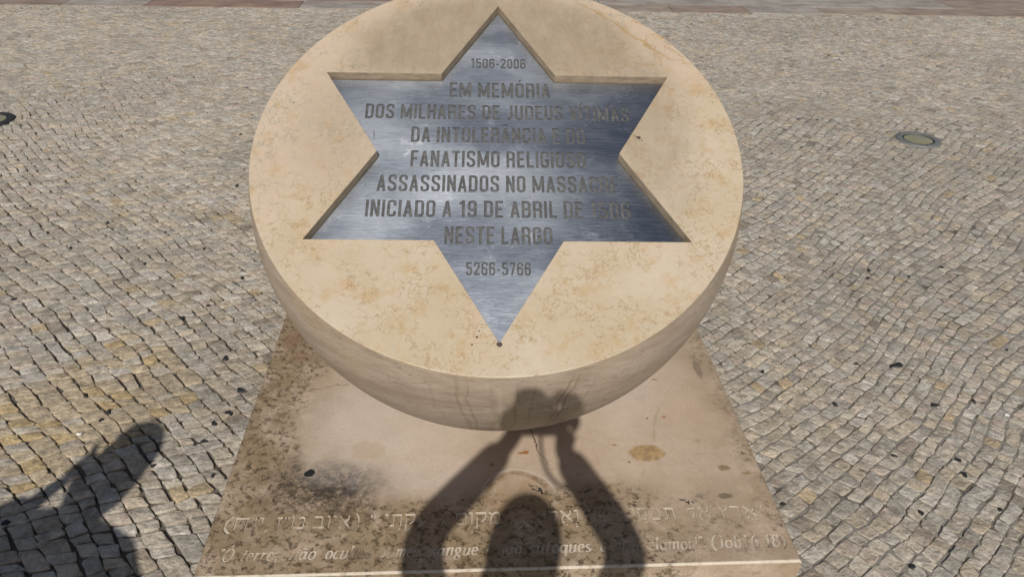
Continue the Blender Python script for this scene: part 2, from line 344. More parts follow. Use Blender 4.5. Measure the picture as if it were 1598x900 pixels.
M = dict(face=marble_face(), bowl=marble_bowl(), slab=slab_stone(), cut=cut_stone(), recess=recess_stone(), steel=steel(), scut=steel_cut(),
         cob=cobble_mat(), grout=grout_mat(), tar=tar_mat(), pave=paving_mat(),
         ground=plain('plaza_ground', (.27, .235, .195), .8, var=.3, scale=2),
         skin=plain('skin', (.48, .29, .2), .5), hair=plain('hair', (.05, .03, .02), .6, var=.4, scale=80), shirt=plain('shirt_cloth', (.10, .14, .22), .85),
         shirt2=plain('red_cloth', (.32, .08, .06), .85), trouser=plain('trouser_cloth', (.06, .06, .08), .85), shoe=plain('shoe_leather', (.05, .035, .025), .5),
         black=plain('camera_black', (.015, .015, .016), .45), glass=plain('lens_glass', (.02, .02, .03), .08), white=plain('paper_white', (.75, .74, .7), .8),
         eye=plain('eye_white', (.75, .72, .68), .3), lip=plain('lip', (.4, .16, .13), .5),
         ringm=plain('light_ring_steel', (.17, .175, .17), .65, .3, var=.25), rubber=plain('gasket', (.02, .02, .02), .7), lampglass=plain('lamp_lens', (.24, .22, .12), .25, var=.3, scale=12))

# ------------------------------------------------------------------ lettering: stroked glyphs, carved with a constrained triangulation
def fillet(pts, r, closed=False, seg=5):
    out = []; n = len(pts)
    for i, p in enumerate(pts):
        if not closed and (i == 0 or i == n - 1): out.append(p); continue
        a, b = Vector(pts[i - 1]), Vector(pts[(i + 1) % n]); P = Vector(p)
        da, db = (a - P), (b - P); la, lb = da.length, db.length
        if la < 1e-6 or lb < 1e-6: continue
        k = min(r, la * .49, lb * .49); A = P + da / la * k; B = P + db / lb * k
        for j in range(seg + 1):
            u = j / seg; q = A * (1 - u) ** 2 + P * 2 * u * (1 - u) + B * u * u; out.append((q.x, q.y))
    return out
def stroke_quads(pts, width, closed=False):
    """list of quads; width is a number or a function of the stroke direction"""
    wf = width if callable(width) else (lambda d: width)
    P = [Vector(p) for p in pts]
    P = [p for i, p in enumerate(P) if i == 0 or (p - P[i - 1]).length > 1e-4]
    if closed and (P[0] - P[-1]).length < 1e-4: P.pop()
    n = len(P); segs = n if closed else n - 1; L, Rr = [], []
    for i in range(n):
        ds = []
        if closed or i > 0: ds.append((P[i] - P[i - 1]).normalized())
        if closed or i < n - 1: ds.append((P[(i + 1) % n] - P[i]).normalized())
        d = sum(ds, Vector((0, 0)))
        d = ds[0] if d.length < 1e-3 else d.normalized()
        nn = Vector((-d.y, d.x)); m = wf(d) / 2 / max(.55, abs(d.dot(ds[0])))
        L.append(P[i] + nn * m); Rr.append(P[i] - nn * m)
    return [[L[i], L[(i + 1) % n], Rr[(i + 1) % n], Rr[i]] for i in range(segs)]

T_ = .138
def G(w=.44):
    a = T_ / 2; return a, w - a, a, 1 - a
def glyph(ch):
    """returns (width, [(points, radius, closed)]) in cap-height units"""
    w = .44; X0, X1, Y0, Y1 = G(w); r = .17; m = .5
    g = {
     'O': [([(X0, Y0), (X1, Y0), (X1, Y1), (X0, Y1)], r, True)],
     'C': [([(X1, .66), (X1, Y1), (X0, Y1), (X0, Y0), (X1, Y0), (X1, .34)], r, False)],
     'G': [([(X1, .68), (X1, Y1), (X0, Y1), (X0, Y0), (X1, Y0), (X1, .47)], r, False), ([(X1 + T_ / 2, .46), (w * .52, .46)], 0, False)],
     'D': [([(X0, 0), (X0, 1)], 0, False), ([(X0, Y1), (X1, Y1), (X1, Y0), (X0, Y0)], r, False)],
     'B': [([(X0, 0), (X0, 1)], 0, False), ([(X0, Y1), (X1 - .01, Y1), (X1 - .01, .52), (X0, .52)], .14, False), ([(X0, .52), (X1, .52), (X1, Y0), (X0, Y0)], .14, False)],
     'R': [([(X0, 0), (X0, 1)], 0, False), ([(X0, Y1), (X1, Y1), (X1, .49), (X0, .49)], .15, False), ([(w * .4, .49), (X1, .47), (X1, 0)], .1, False)],
     'E': [([(X0, 0), (X0, 1)], 0, False), ([(X0, Y1), (.38, Y1)], 0, False), ([(X0, .51), (.34, .51)], 0, False), ([(X0, Y0), (.38, Y0)], 0, False)],
     'F': [([(X0, 0), (X0, 1)], 0, False), ([(X0, Y1), (.37, Y1)], 0, False), ([(X0, .50), (.33, .50)], 0, False)],
     'L': [([(X0, 0), (X0, 1)], 0, False), ([(X0, Y0), (.36, Y0)], 0, False)],
     'H': [([(X0, 0), (X0, 1)], 0, False), ([(X1, 0), (X1, 1)], 0, False), ([(X0, .52), (X1, .52)], 0, False)],
     'I': [([(X0, 0), (X0, 1)], 0, False)],
     'J': [([(.27, 1), (.27, Y0), (.04, Y0 + .005)], .15, False)],
     'T': [([(.2, 0), (.2, 1)], 0, False), ([(0, Y1), (.4, Y1)], 0, False)],
     'U': [([(X0, 1), (X0, Y0), (X1, Y0), (X1, 1)], r, False)],
     'V': [([(X0 - .01, 1), (w / 2, .03)], 0, False), ([(X1 + .01, 1), (w / 2, .03)], 0, False)],
     'A': [([(X0 - .01, 0), (w / 2, .97)], 0, False), ([(X1 + .01, 0), (w / 2, .97)], 0, False), ([(X0 + .05, .27), (X1 - .05, .27)], 0, False)],
     'N': [([(X0, 0), (X0, 1)], 0, False), ([(X1, 0), (X1, 1)], 0, False), ([(X0 + .01, .95), (X1 - .01, .05)], 0, False)],
     'M': [([(X0, 0), (X0, 1)], 0, False), ([(.60 - T_ / 2, 0), (.60 - T_ / 2, 1)], 0, False), ([(X0, .95), (.30, .12)], 0, False), ([(.60 - T_ / 2, .95), (.30, .12)], 0, False)],
     'S': [([(X1, .70), (X1, Y1), (X0, Y1), (X0, .57), (X1, .43), (X1, Y0), (X0, Y0), (X0, .30)], .15, False)],
     '0': [([(X0, Y0), (X1, Y0), (X1, Y1), (X0, Y1)], r, True)],
     '1': [([(.22, 0), (.22, 1)], 0, False), ([(.20, .93), (.04, .80)], 0, False)],
     '2': [([(X0, .70), (X0, Y1), (X1, Y1), (X1, .60), (X0 + .01, .13)], .15, False), ([(X0 - .04, Y0), (.43, Y0)], 0, False)],
     '5': [([(.40, Y1), (X0 + .01, Y1), (X0 + .01, .55)], 0, False), ([(X0, .53), (X1, .60), (X1, Y0), (X0, Y0), (X0, .27)], .15, False)],
     '6': [([(X1, .72), (X1, Y1), (X0, Y1), (X0, .4)], r, False), ([(X0, Y0), (X1, Y0), (X1, .56), (X0, .56)], .14, True)],
     '9': [([(X0, .28), (X0, Y0), (X1, Y0), (X1, .6)], r, False), ([(X0, Y1), (X1, Y1), (X1, .44), (X0, .44)], .14, True)],
     '7': [([(0, Y1), (.41, Y1)], 0, False), ([(.36, .90), (.15, 0)], 0, False)],
     '-': [([(.02, .42), (.26, .42)], 0, False)],
    }
    acc = {'Ó': ('O', [([(.19, 1.09), (.30, 1.25)], 0, False)]), 'Í': ('I', [([(.06, 1.09), (.17, 1.25)], 0, False)]),
           'Â': ('A', [([(.08, 1.10), (.22, 1.22), (.36, 1.10)], 0, False)])}
    if ch in acc:
        b, e = acc[ch]; W, g0 = glyph(b); return W, g0 + e
    W = {'M': .60, 'I': T_, 'E': .39, 'F': .37, 'L': .36, 'T': .40, 'J': .35, '1': .32, '7': .42, '-': .28}.get(ch, w)
    return W, g[ch]
def set_line(text, x0, x1, ybase, h):
    """quads of a line of sans capitals fitted between x0 and x1"""
    sp = .105; adv = 0; items = []
    for ch in text:
        if ch == ' ': adv += .24; continue
        W, g = glyph(ch); items.append((adv, g, ch)); adv += W + sp
    tot = adv - sp; k = (x1 - x0) / tot; out = []
    for a, g, ch in items:
        for pts, r, cl in g:
            pp = fillet(pts, r, cl) if r else pts
            th = T_ * (.55 if (ch in 'ÓÍÂ' and min(q[1] for q in pts) > 1.05) else 1)
            for qd in stroke_quads(pp, th, cl):
                out.append([(x0 + (a + v.x) * k, ybase + v.y * h) for v in qd])
    return out

def carve(outline, quads, zf, depth):
    """outline: ccw polygon(s) [outer, hole...]; returns surface faces, floor faces, wall faces (verts, lists)"""
    V = []; E = []
    def addp(poly):
        i0 = len(V); n = len(poly); V.extend(Vector(p) for p in poly); E.extend((i0 + i, i0 + (i + 1) % n) for i in range(n))
    for poly in outline: addp(poly)
    for q in quads: addp(q)
    vs, es, fs, _, _, _ = delaunay_2d_cdt(V, E, [], 0, 1e-6)
    n = len(vs); P = np.array([(v.x, v.y) for v in vs]); T = np.array([list(f) for f in fs]); Cn = P[T].mean(axis=1)
    def parity(poly):
        c = np.zeros(len(Cn), bool); m = len(poly)
        for i in range(m):
            (x1, y1), (x2, y2) = poly[i], poly[(i + 1) % m]
            if y1 == y2: continue
            c ^= ((y1 > Cn[:, 1]) != (y2 > Cn[:, 1])) & (Cn[:, 0] < (x2 - x1) * (Cn[:, 1] - y1) / (y2 - y1) + x1)
        return c
    inside = parity(outline[0])
    for h in outline[1:]: inside &= ~parity(h)
    cutm = np.zeros(len(Cn), bool)
    if quads:
        Q = np.array(quads)
        for tri in (Q[:, [0, 1, 2]], Q[:, [0, 2, 3]]):
            for k in range(0, len(Cn), 2000):
                c = Cn[k:k + 2000, None, :]
                sg = []
                for i in range(3):
                    a, b = tri[None, :, i], tri[None, :, (i + 1) % 3]
                    sg.append((b[..., 0] - a[..., 0]) * (c[..., 1] - a[..., 1]) - (b[..., 1] - a[..., 1]) * (c[..., 0] - a[..., 0]))
                cutm[k:k + 2000] |= (((sg[0] >= 0) & (sg[1] >= 0) & (sg[2] >= 0)) | ((sg[0] <= 0) & (sg[1] <= 0) & (sg[2] <= 0))).any(axis=1)
    verts = [(v.x, v.y, zf) for v in vs] + [(v.x, v.y, zf - depth) for v in vs]
    top, floor, wall = [], [], []; eflag = {}
    for f, ins, cut in zip(T.tolist(), inside, cutm):
        if not ins: continue
        A = P[f]
        if (A[1][0] - A[0][0]) * (A[2][1] - A[0][1]) - (A[1][1] - A[0][1]) * (A[2][0] - A[0][0]) < 0: f = f[::-1]
        (floor if cut else top).append([i + n for i in f] if cut else f)
        for a, b in zip(f, f[1:] + f[:1]): eflag.setdefault((min(a, b), max(a, b)), []).append((bool(cut), a, b))
    for e, l in eflag.items():
        if len(l) == 2 and l[0][0] != l[1][0]:
            c_ = l[0] if l[0][0] else l[1]; a, b = c_[1], c_[2]
            wall.append([b, a, a + n, b + n][::-1])
    return verts, top, floor, wall
def pieces(faces):
    """split a face list into connected pieces"""
    par = {}
    def find(a):
        while par.setdefault(a, a) != a: par[a] = par[par[a]]; a = par[a]
        return a
    for f in faces:
        for i in f[1:]: par[find(f[0])] = find(i)
    out = {}
    for f in faces: out.setdefault(find(f[0]), []).append(f)
    return list(out.values())
def compact(verts, faces):
    used = sorted({i for f in faces for i in f}); mp = {u: k for k, u in enumerate(used)}
    return [verts[u] for u in used], [[mp[i] for i in f] for f in faces]

# ------------------------------------------------------------------ the memorial stone
FACE_R = .65; HC = .281 * FACE_R; SPH = math.hypot(FACE_R, HC)
FR = Matrix.Rotation(-.0264, 3, 'Z') @ Matrix.Rotation(.5040, 3, 'X')
FACE_M = Matrix.Translation((0, 0, .8255)) @ FR.to_4x4()
STAR_R, STAR_Y = .5563, -.0075
def star(R, oy=STAR_Y):
    p = []
    for k in range(6):
        a = math.pi / 2 + k * math.pi / 3; p.append((R * math.cos(a), R * math.sin(a) + oy))
        a += math.pi / 6; p.append((R / math.sqrt(3) * math.cos(a), R / math.sqrt(3) * math.sin(a) + oy))
    return p
memorial = empty('memorial_stone'); memorial.matrix_world = FACE_M
tag(memorial, 'pale marble half globe with tilted face and recessed steel star', 'memorial')

def build_bowl():
    NS = 240; BV = .0035; rin = FACE_R - BV
    ring = [(rin * math.cos(2 * math.pi * i / NS), rin * math.sin(2 * math.pi * i / NS)) for i in range(NS)]
    cv = .0014
    v, top, fl, wl = carve([ring, star(STAR_R + cv)], [], 0, .03)
    v, top = compact(v, top)
    bm = bmesh.new(); bv = [bm.verts.new(q) for q in v]
    for f in top: bm.faces.new([bv[i] for i in f])
    # chamfer + recess walls
    def strip(A, B, mi, closed=True):
        n = len(A)
        for i in range(n):
            j = (i + 1) % n
            f = bm.faces.new((A[i], A[j], B[j], B[i])); f.material_index = mi
    S0 = [bm.verts.new((x, y, 0)) for x, y in star(STAR_R + cv)]; S1 = [bm.verts.new((x, y, -cv)) for x, y in star(STAR_R)]; S2 = [bm.verts.new((x, y, -.042)) for x, y in star(STAR_R)]
    strip(S0, S1, 0); strip(S1, S2, 1)
    # floor under the plate
    bm.faces.new(S2).material_index = 1
    rows = [[bm.verts.new((x, y, 0)) for x, y in ring]]
    for a in (.35, .7, 1.0):
        rr = rin + BV * math.sin(a * math.pi / 2); zz = -BV * (1 - math.cos(a * math.pi / 2))
        rows.append([bm.verts.new((rr * math.cos(2 * math.pi * i / NS), rr * math.sin(2 * math.pi * i / NS), zz)) for i in range(NS)])
    t0 = math.asin((HC - BV) / SPH); K = 60
    for k in range(1, K):
        th = t0 + (-math.pi / 2 - t0) * k / K
        rr = SPH * math.cos(th); zz = -HC + SPH * math.sin(th)
        rows.append([bm.verts.new((rr * math.cos(2 * math.pi * i / NS), rr * math.sin(2 * math.pi * i / NS), zz)) for i in range(NS)])
    for a, b in zip(rows, rows[1:]):
        n = NS
        for i in range(n):
            j = (i + 1) % n; f = bm.faces.new((a[j], a[i], b[i], b[j])); f.smooth = True
            f.material_index = 2 if b is not rows[1] and b is not rows[2] and b is not rows[3] else 0
    pole = bm.verts.new((0, 0, -HC - SPH))
    for i in range(NS):
        f = bm.faces.new((rows[-1][(i + 1) % NS], rows[-1][i], pole)); f.smooth = True; f.material_index = 2
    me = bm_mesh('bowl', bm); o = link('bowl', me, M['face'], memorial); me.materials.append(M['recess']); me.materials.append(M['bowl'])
build_bowl()

LINES = [('1506-2006', -.0795, .0795, .3240, .0375), ('EM MEMÓRIA', -.1375, .1470, .2113, .0555), ('DOS MILHARES DE JUDEUS VÍTIMAS', -.3680, .3665, .1296, .0530),
         ('DA INTOLERÂNCIA E DO', -.2375, .2385, .0477, .0540), ('FANATISMO RELIGIOSO', -.2345, .2338, -.0353, .0545), ('ASSASSINADOS NO MASSACRE', -.3180, .3165, -.1166, .0537),
         ('INICIADO A 19 DE ABRIL DE 1506', -.3415, .3410, -.1970, .0525), ('NESTE LARGO', -.1365, .1360, -.2778, .0530), ('5266-5766', -.0807, .0790, -.3678, .0372)]
def build_plate():
    quads = []; ranges = []
    for t_ in LINES:
        q = set_line(*t_); quads += q; ranges.append((t_[3] - .01, t_[3] + t_[4] * 1.3))
    zf = -.0300
    v, top, floor, wall = carve([star(STAR_R - .0012)], quads, zf, .003)
    v2, f2 = compact(v, top + wall); nt = len(top)
    st = star(STAR_R - .0012); b0 = len(v2); n = len(st)
    v2 += [(x, y, zf) for x, y in st] + [(x, y, zf - .0029) for x, y in st]
    f2 += [[b0 + i, b0 + n + i, b0 + n + (i + 1) % n, b0 + (i + 1) % n] for i in range(n)]
    me = pymesh('star_plate', v2, f2); o = link('star_plate', me, M['steel'], memorial); me.materials.append(M['scut'])
    for i, p in enumerate(me.polygons):
        if nt <= i < nt + len(wall): p.material_index = 1
    uv = me.uv_layers.new(name='brush')
    for l in me.loops:
        c = me.vertices[l.vertex_index].co; uv.data[l.index].uv = (c.y, -c.x)
    for (a, b), t_ in zip(ranges, LINES):
        fs = [f for f in floor if a < sum(v[i][1] for i in f) / len(f) < b]
        for ff in pieces(fs):
            vv, gg = compact(v, ff); link('letter', pymesh('letter', vv, gg), M['scut'], o)
    # small fixing screws are hidden; none visible on the plate
build_plate()

# ------------------------------------------------------------------ the engraved base slab
SX0, SX1, SY0, SY1 = -.7554, .7534, -.6825, .80
def pen(thin, thick, ang):
    d0 = Vector((math.cos(ang), math.sin(ang)))
    return lambda d: thin + (thick - thin) * abs(d.x * d0.y - d.y * d0.x)
LP = pen(.075, .175, R_(10))          # latin: thick uprights
HP = pen(.075, .19, R_(88))           # hebrew: thick level strokes
# lower-case italics, x-height .62, caps 1.0; (width, strokes)
def arc(cx, cy, rx, ry, a0, a1, n=14):
    return [(cx + rx * math.cos(R_(a0 + (a1 - a0) * i / n)), cy + ry * math.sin(R_(a0 + (a1 - a0) * i / n))) for i in range(n + 1)]
def lat(ch):
    X = .62; h = X / 2
    def bowl(cx, rx, cy=h, ry=h): return (arc(cx, cy, rx, ry, 0, 345, 18)[:-1], 0, True)
    d = {
     'o': (.50, [bowl(.25, .19)]),
     'a': (.54, [bowl(.22, .17), ([(.43, X), (.41, .06), (.53, .04)], .05, False)]),
     'e': (.46, [([(.08, .30), (.38, .36)] + arc(.23, .40, .16, .22, 0, 150, 8) + arc(.24, .28, .19, .28, 170, 320, 9), 0, False)]),
     't': (.34, [([(.19, .86), (.12, .12), (.16, .0), (.30, .06)], .06, False), ([(.02, X - .03), (.32, X - .03)], 0, False)]),
     'r': (.40, [([(.0, X - .05), (.12, X), (.08, 0)], .03, False), ([(.10, .36), (.22, .58), (.38, X - .04)], .1, False)]),
     'n': (.56, [([(.0, X - .05), (.12, X), (.08, 0)], .03, False), ([(.10, .38), (.24, X), (.44, X), (.41, .04), (.54, .05)], .12, False)]),
     'm': (.84, [([(.0, X - .05), (.12, X), (.08, 0)], .03, False), ([(.10, .38), (.24, X), (.42, X), (.38, 0)], .12, False), ([(.41, .38), (.54, X), (.72, X), (.69, .04), (.82, .05)], .12, False)]),
     'u': (.56, [([(.0, X - .05), (.12, X), (.08, .0), (.28, -.02), (.42, .26)], .12, False), ([(.45, X), (.41, .04), (.54, .05)], .05, False)]),
     'c': (.44, [(arc(.24, h, .18, h, 50, 320, 14), 0, False)]),
     's': (.40, [([(.34, .48)] + arc(.20, .47, .13, .14, 40, 210, 8) + arc(.19, .16, .15, .16, 20, -150, 8), 0, False)]),
     'l': (.26, [([(.02, .94), (.14, 1), (.10, .04), (.22, .05)], .04, False)]),
     'b': (.50, [([(.0, .94), (.12, 1), (.08, .02)], .04, False), bowl(.27, .17)]),
     'q': (.54, [bowl(.22, .17), ([(.45, X), (.40, -.32)], 0, False), ([(.28, -.30), (.50, -.30)], 0, False)]),
     'g': (.52, [bowl(.22, .15, .42, .20), ([(.16, .20), (.12, .08), (.38, .02)], .06, False), bowl(.22, .18, -.15, .15), ([(.34, X - .03), (.50, X)], 0, False)]),
     'f': (.40, [([(.44, .90), (.34, 1), (.20, .86), (.10, -.18), (.0, -.30), (-.08, -.22)], .08, False), ([(.04, X - .03), (.36, X - .03)], 0, False)]),
     'J': (.44, [([(.32, 1), (.30, .06), (.04, -.06)], .15, False), ([(.18, .98), (.44, .98)], 0, False)]),
     'O': (.76, [bowl(.38, .32, .5, .5)]),
     '1': (.46, [([(.12, .85), (.26, .98), (.26, .02)], .02, False), ([(.12, .02), (.40, .02)], 0, False)]),
     '6': (.52, [bowl(.27, .19, .28, .28), (arc(.44, .32, .36, .68, 100, 180, 8), 0, False)]),
     '8': (.52, [bowl(.26, .16, .76, .22), bowl(.26, .20, .27, .27)]),
     '(': (.28, [([(.26, 1.08), (.04, .7), (.04, .1), (.26, -.2)], .3, False)]), ')': (.28, [([(.02, 1.08), (.24, .7), (.24, .1), (.02, -.2)], .3, False)]),
     '.': (.24, [([(.05, .06), (.19, .06)], 0, False), ([(.12, -.01), (.12, .13)], 0, False)]), ',': (.24, [([(.14, .12), (.13, .0), (.05, -.16)], .03, False)]),
     '!': (.26, [([(.15, 1), (.12, .28)], 0, False), ([(.11, -.01), (.11, .12)], 0, False)]),
     '"': (.34, [([(.09, 1.04), (.08, .80)], 0, False), ([(.25, 1.04), (.24, .80)], 0, False)]),
    }
    if ch == 'ã': return d['a'][0], d['a'][1] + [([(.08, .80), (.20, .88), (.30, .80), (.42, .88)], .06, False)]
    if ch == 'Ó': return d['O'][0], d['O'][1] + [([(.34, 1.12), (.52, 1.32)], 0, False)]
    return d[ch]
# hebrew square letters drawn in reading direction, height 1; baseline 0
def heb(ch):
    d = {
     'א': (.86, [([(.08, .98), (.78, .04)], 0, False), ([(.72, 1.0), (.70, .70), (.50, .50)], .1, False), ([(.30, .62), (.12, .35), (.10, 0), (.26, 0)], .1, False)]),
     'ב': (.80, [([(.08, 1), (.10, .92), (.62, .90), (.64, .06)], .12, False), ([(.04, .06), (.80, .06)], 0, False)]),
     'ז': (.34, [([(.02, .92), (.34, .90)], 0, False), ([(.18, .90), (.20, 0)], 0, False)]),
     'ח': (.80, [([(.04, .93), (.80, .91)], 0, False), ([(.70, .9), (.70, 0)], 0, False), ([(.12, .9), (.12, 0)], 0, False)]),
     'ט': (.80, [([(.06, 1), (.12, .9), (.10, .06), (.70, .06), (.72, .88), (.48, .92), (.42, .72)], .12, False)]),
     'י': (.30, [([(.02, .95), (.22, .92), (.20, .55)], .06, False)]),
     'ו': (.30, [([(.02, .95), (.22, .92), (.20, .0)], .06, False)]),
     'ה': (.78, [([(.04, .93), (.72, .91), (.70, 0)], .06, False), ([(.14, .62), (.12, 0)], 0, False)]),
     'ד': (.74, [([(.04, .93), (.74, .91)], 0, False), ([(.60, .9), (.58, 0)], 0, False)]),
     'כ': (.72, [([(.08, .94), (.60, .92), (.62, .06), (.04, .06)], .14, False)]),
     'ל': (.66, [([(.10, 1.34), (.12, .86), (.58, .88), (.56, .55), (.30, .0)], .06, False)]),
     'מ': (.84, [([(.02, .98), (.22, .80), (.10, .0)], .05, False), ([(.20, .78), (.50, .96), (.70, .86), (.72, .06), (.36, .06)], .14, False)]),
     'ם': (.78, [([(.10, .92), (.70, .92), (.70, .06), (.10, .06)], .08, True)]),
     'ס': (.78, [([(.08, .93), (.70, .91), (.66, .30), (.40, .03), (.12, .30), (.14, .9)], .14, False)]),
     'ע': (.76, [([(.12, 1), (.18, .5), (.42, .14)], .1, False), ([(.66, 1), (.62, .4), (.06, -.06)], .14, False)]),
     'ץ': (.66, [([(.12, 1), (.30, .62), (.32, -.32)], .06, False), ([(.62, 1), (.56, .72), (.32, .56)], .08, False)]),
     'ק': (.78, [([(.04, .93), (.72, .91), (.66, .45), (.40, .18)], .1, False), ([(.14, .62), (.12, -.34)], 0, False)]),
     'ר': (.70, [([(.04, .93), (.60, .91), (.60, 0)], .16, False)]),
     'ת': (.84, [([(.12, .93), (.72, .91), (.74, 0)], .06, False), ([(.26, .9), (.24, .08), (.04, .05)], .05, False)]),
     '־': (.40, [([(.04, .72), (.36, .72)], 0, False)]), '״': (.30, [([(.08, 1.0), (.06, .72)], 0, False), ([(.24, 1.0), (.22, .72)], 0, False)]),
     '(': (.24, [([(.22, 1.1), (.04, .7), (.04, .1), (.22, -.25)], .3, False)]), ')': (.24, [([(.02, 1.1), (.20, .7), (.20, .1), (.02, -.25)], .3, False)]),
     ',': (.16, [([(.12, .06), (.04, -.2)], 0, False)]),
    }
    return d[ch]
def set_word(text, x0, x1, yb, h, font, pn, slant=0., sp=.07, marks=()):
    adv = 0; it = []
    for ch in text:
        W, g = font(ch); it.append((adv, g)); adv += W + sp
    k = (x1 - x0) / max(.01, adv - sp); out = []
    for a, g in it:
        for pts, r, cl in g:
            pp = fillet(pts, r, cl, 4) if r else pts
            for qd in stroke_quads(pp, pn, cl):
                out.append([(x0 + (a + v.x) * k + v.y * h * slant, yb + v.y * h) for v in qd])
    for fx, kind in marks:          # vowel points under the letters
        cx = x0 + fx * (x1 - x0); s = h * .055
        if kind == '-': bars = [(cx - 3 * s, -.26 * h, 6 * s, 1.4 * s)]
        elif kind == 'T': bars = [(cx - 3 * s, -.24 * h, 6 * s, 1.3 * s), (cx - .7 * s, -.40 * h, 1.4 * s, 2.2 * s)]
        elif kind == ':': bars = [(cx - s, -.22 * h, 2 * s, 2 * s), (cx - s, -.42 * h, 2 * s, 2 * s)]
        elif kind == '3': bars = [(cx - 3 * s, -.24 * h, 2 * s, 2 * s), (cx + s, -.24 * h, 2 * s, 2 * s), (cx - s, -.42 * h, 2 * s, 2 * s)]
        else: bars = [(cx - s, -.26 * h, 2 * s, 2 * s)]
        for bx, by, bw, bh in bars: out.append([(bx, yb + by), (bx + bw, yb + by), (bx + bw, yb + by + bh), (bx, yb + by + bh)])
    return out
plinth = empty('marble_plinth'); tag(plinth, 'stained square marble slab with carved Hebrew and Portuguese lines under the half globe', 'stone base')
def build_slab():
    q = []; hb = -.540; hh = .041
    H = [('(', -.722, -.702, ()), ('י״ח'[::-1], -.700, -.622, ()), (',', -.615, -.608, ()), ('ט״ז'[::-1], -.592, -.514, ()), ('איוב'[::-1], -.495, -.397, ()), (')', -.384, -.374, ()),
         ('״', -.347, -.332, ()), ('לזעקתי'[::-1], -.310, -.146, ((.25, '.'), (.42, 'T'), (.62, '-'), (.90, ':'))), ('מקום'[::-1], -.124, .000, ((.93, 'T'),)), ('יהי'[::-1], .027, .095, ((.5, '.'), (.9, ':'))),
         ('ואל־'[::-1], .104, .207, ((.60, '-'), (.9, ':'))), ('דמי'[::-1], .231, .317, ((.48, '.'), (.82, 'T'))), ('תכסי'[::-1], .347, .468, ((.30, '.'), (.62, '-'), (.90, ':'))),
         ('אל'[::-1], .498, .564, ((.75, '-'),)), ('ארץ'[::-1], .584, .692, ((.55, '3'), (.85, '3'))), ('״', .695, .711, ())]
    for s, a, b, mk in H:
        if s == 'י״ח': s = s
        q += set_word(s, a, b, hb, hh, heb, lambda d: HP(d), 0, .10, mk)
    n_h = len(q)
    L = [('...', -.755, -.724), ('"Ó', -.716, -.672), ('terra,', -.658, -.557), ('não', -.538, -.466), ('ocultes', -.449, -.327), ('o', -.312, -.294), ('meu', -.274, -.207),
         ('sangue', -.186, -.060), ('e', -.045, -.031), ('não', -.018, .051), ('sufoques', .064, .229), ('o', .245, .268), ('meu', .281, .353), ('clamor!"', .371, .521), ('(Job16.18)', .536, .737)]
    for s, a, b in L: q += set_word(s, a + .001, b - .006, -.6365, .038, lat, lambda d: LP(d), .16, .05)
    bv = .0052; ol = [(SX0 + bv, SY0 + bv), (SX1 - bv, SY0 + bv), (SX1 - bv, SY1 - bv), (SX0 + bv, SY1 - bv)]
    def pull(p): return (min(max(p[0], SX0 + .006), SX1 - .006), min(max(p[1], SY0 + .006), SY1 - .006))
    q = [[pull(p) for p in qq] for qq in q]
    v, top, floor, wall = carve([ol], q, 0, .0026)
    v2, f2 = compact(v, top)
    bm = bmesh.new(); vb = [bm.verts.new(p) for p in v2]
    for f in f2: bm.faces.new([vb[i] for i in f])
    def loop(ins, z): return [bm.verts.new((SX0 + ins, SY0 + ins, z)), bm.verts.new((SX1 - ins, SY0 + ins, z)), bm.verts.new((SX1 - ins, SY1 - ins, z)), bm.verts.new((SX0 + ins, SY1 - ins, z))]
    rows = [loop(bv, 0), loop(bv * .7, -bv * .14), loop(bv * .14, -bv * .7), loop(0, -bv), loop(0, -.4)]
    for a, b in zip(rows, rows[1:]):
        for i in range(4): bm.faces.new((a[(i + 1) % 4], a[i], b[i], b[(i + 1) % 4]))
    sl_o = link('slab', bm_mesh('slab', bm), M['slab'], plinth)
    for lo, hi in ((-.590, -.48), (-.68, -.590)):
        sel = [f for f in floor + wall if lo < sum(v[i][1] for i in f) / len(f) < hi]
        for ff in pieces(sel):
            vv, gg = compact(v, ff); link('letter', pymesh('letter', vv, gg), M['cut'], sl_o)
build_slab()

# ------------------------------------------------------------------ paving
ground = link('plaza_ground', pymesh('plaza_ground', [(-300, -300, GZ - .03), (300, -300, GZ - .03), (300, 300, GZ - .03), (-300, 300, GZ - .03)], [[0, 1, 2, 3]]), M['ground']); tag(ground, kind='structure')
BAND = 6.57
LIGHTS = [(2.943, 2.818), (-3.235, 3.131)]
AX0, AX1, AY0 = -8.2, 9.2, -3.2
def joint_depth(x, y):
    side = min(1, max(0, (x + .7 + 1.7 * mnoise.noise((x * 1.1, y * 1.1, 0))) / 1.8))
    return -(.0028 + .0082 * (1 - side)) + .003 * mnoise.noise((x * 5, y * 5, 3))
def build_joint_sheet():
    xs = np.concatenate([np.arange(AX0, -3.0, .12), np.arange(-3.0, 3.4, .035), np.arange(3.4, AX1 + .1, .12)]); ys = np.concatenate([np.arange(AY0, -.8, .12), np.arange(-.8, 3, .035), np.arange(3, BAND, .12), [BAND]])
    v = [(x, y, GZ + joint_depth(x, y)) for y in ys for x in xs]; nx = len(xs)
    f = [[j * nx + i, j * nx + i + 1, (j + 1) * nx + i + 1, (j + 1) * nx + i] for j in range(len(ys) - 1) for i in range(nx - 1)]
    return tag(link('pavement', pymesh('pavement', v, f, True), M['grout']), kind='structure')
pavement = build_joint_sheet()

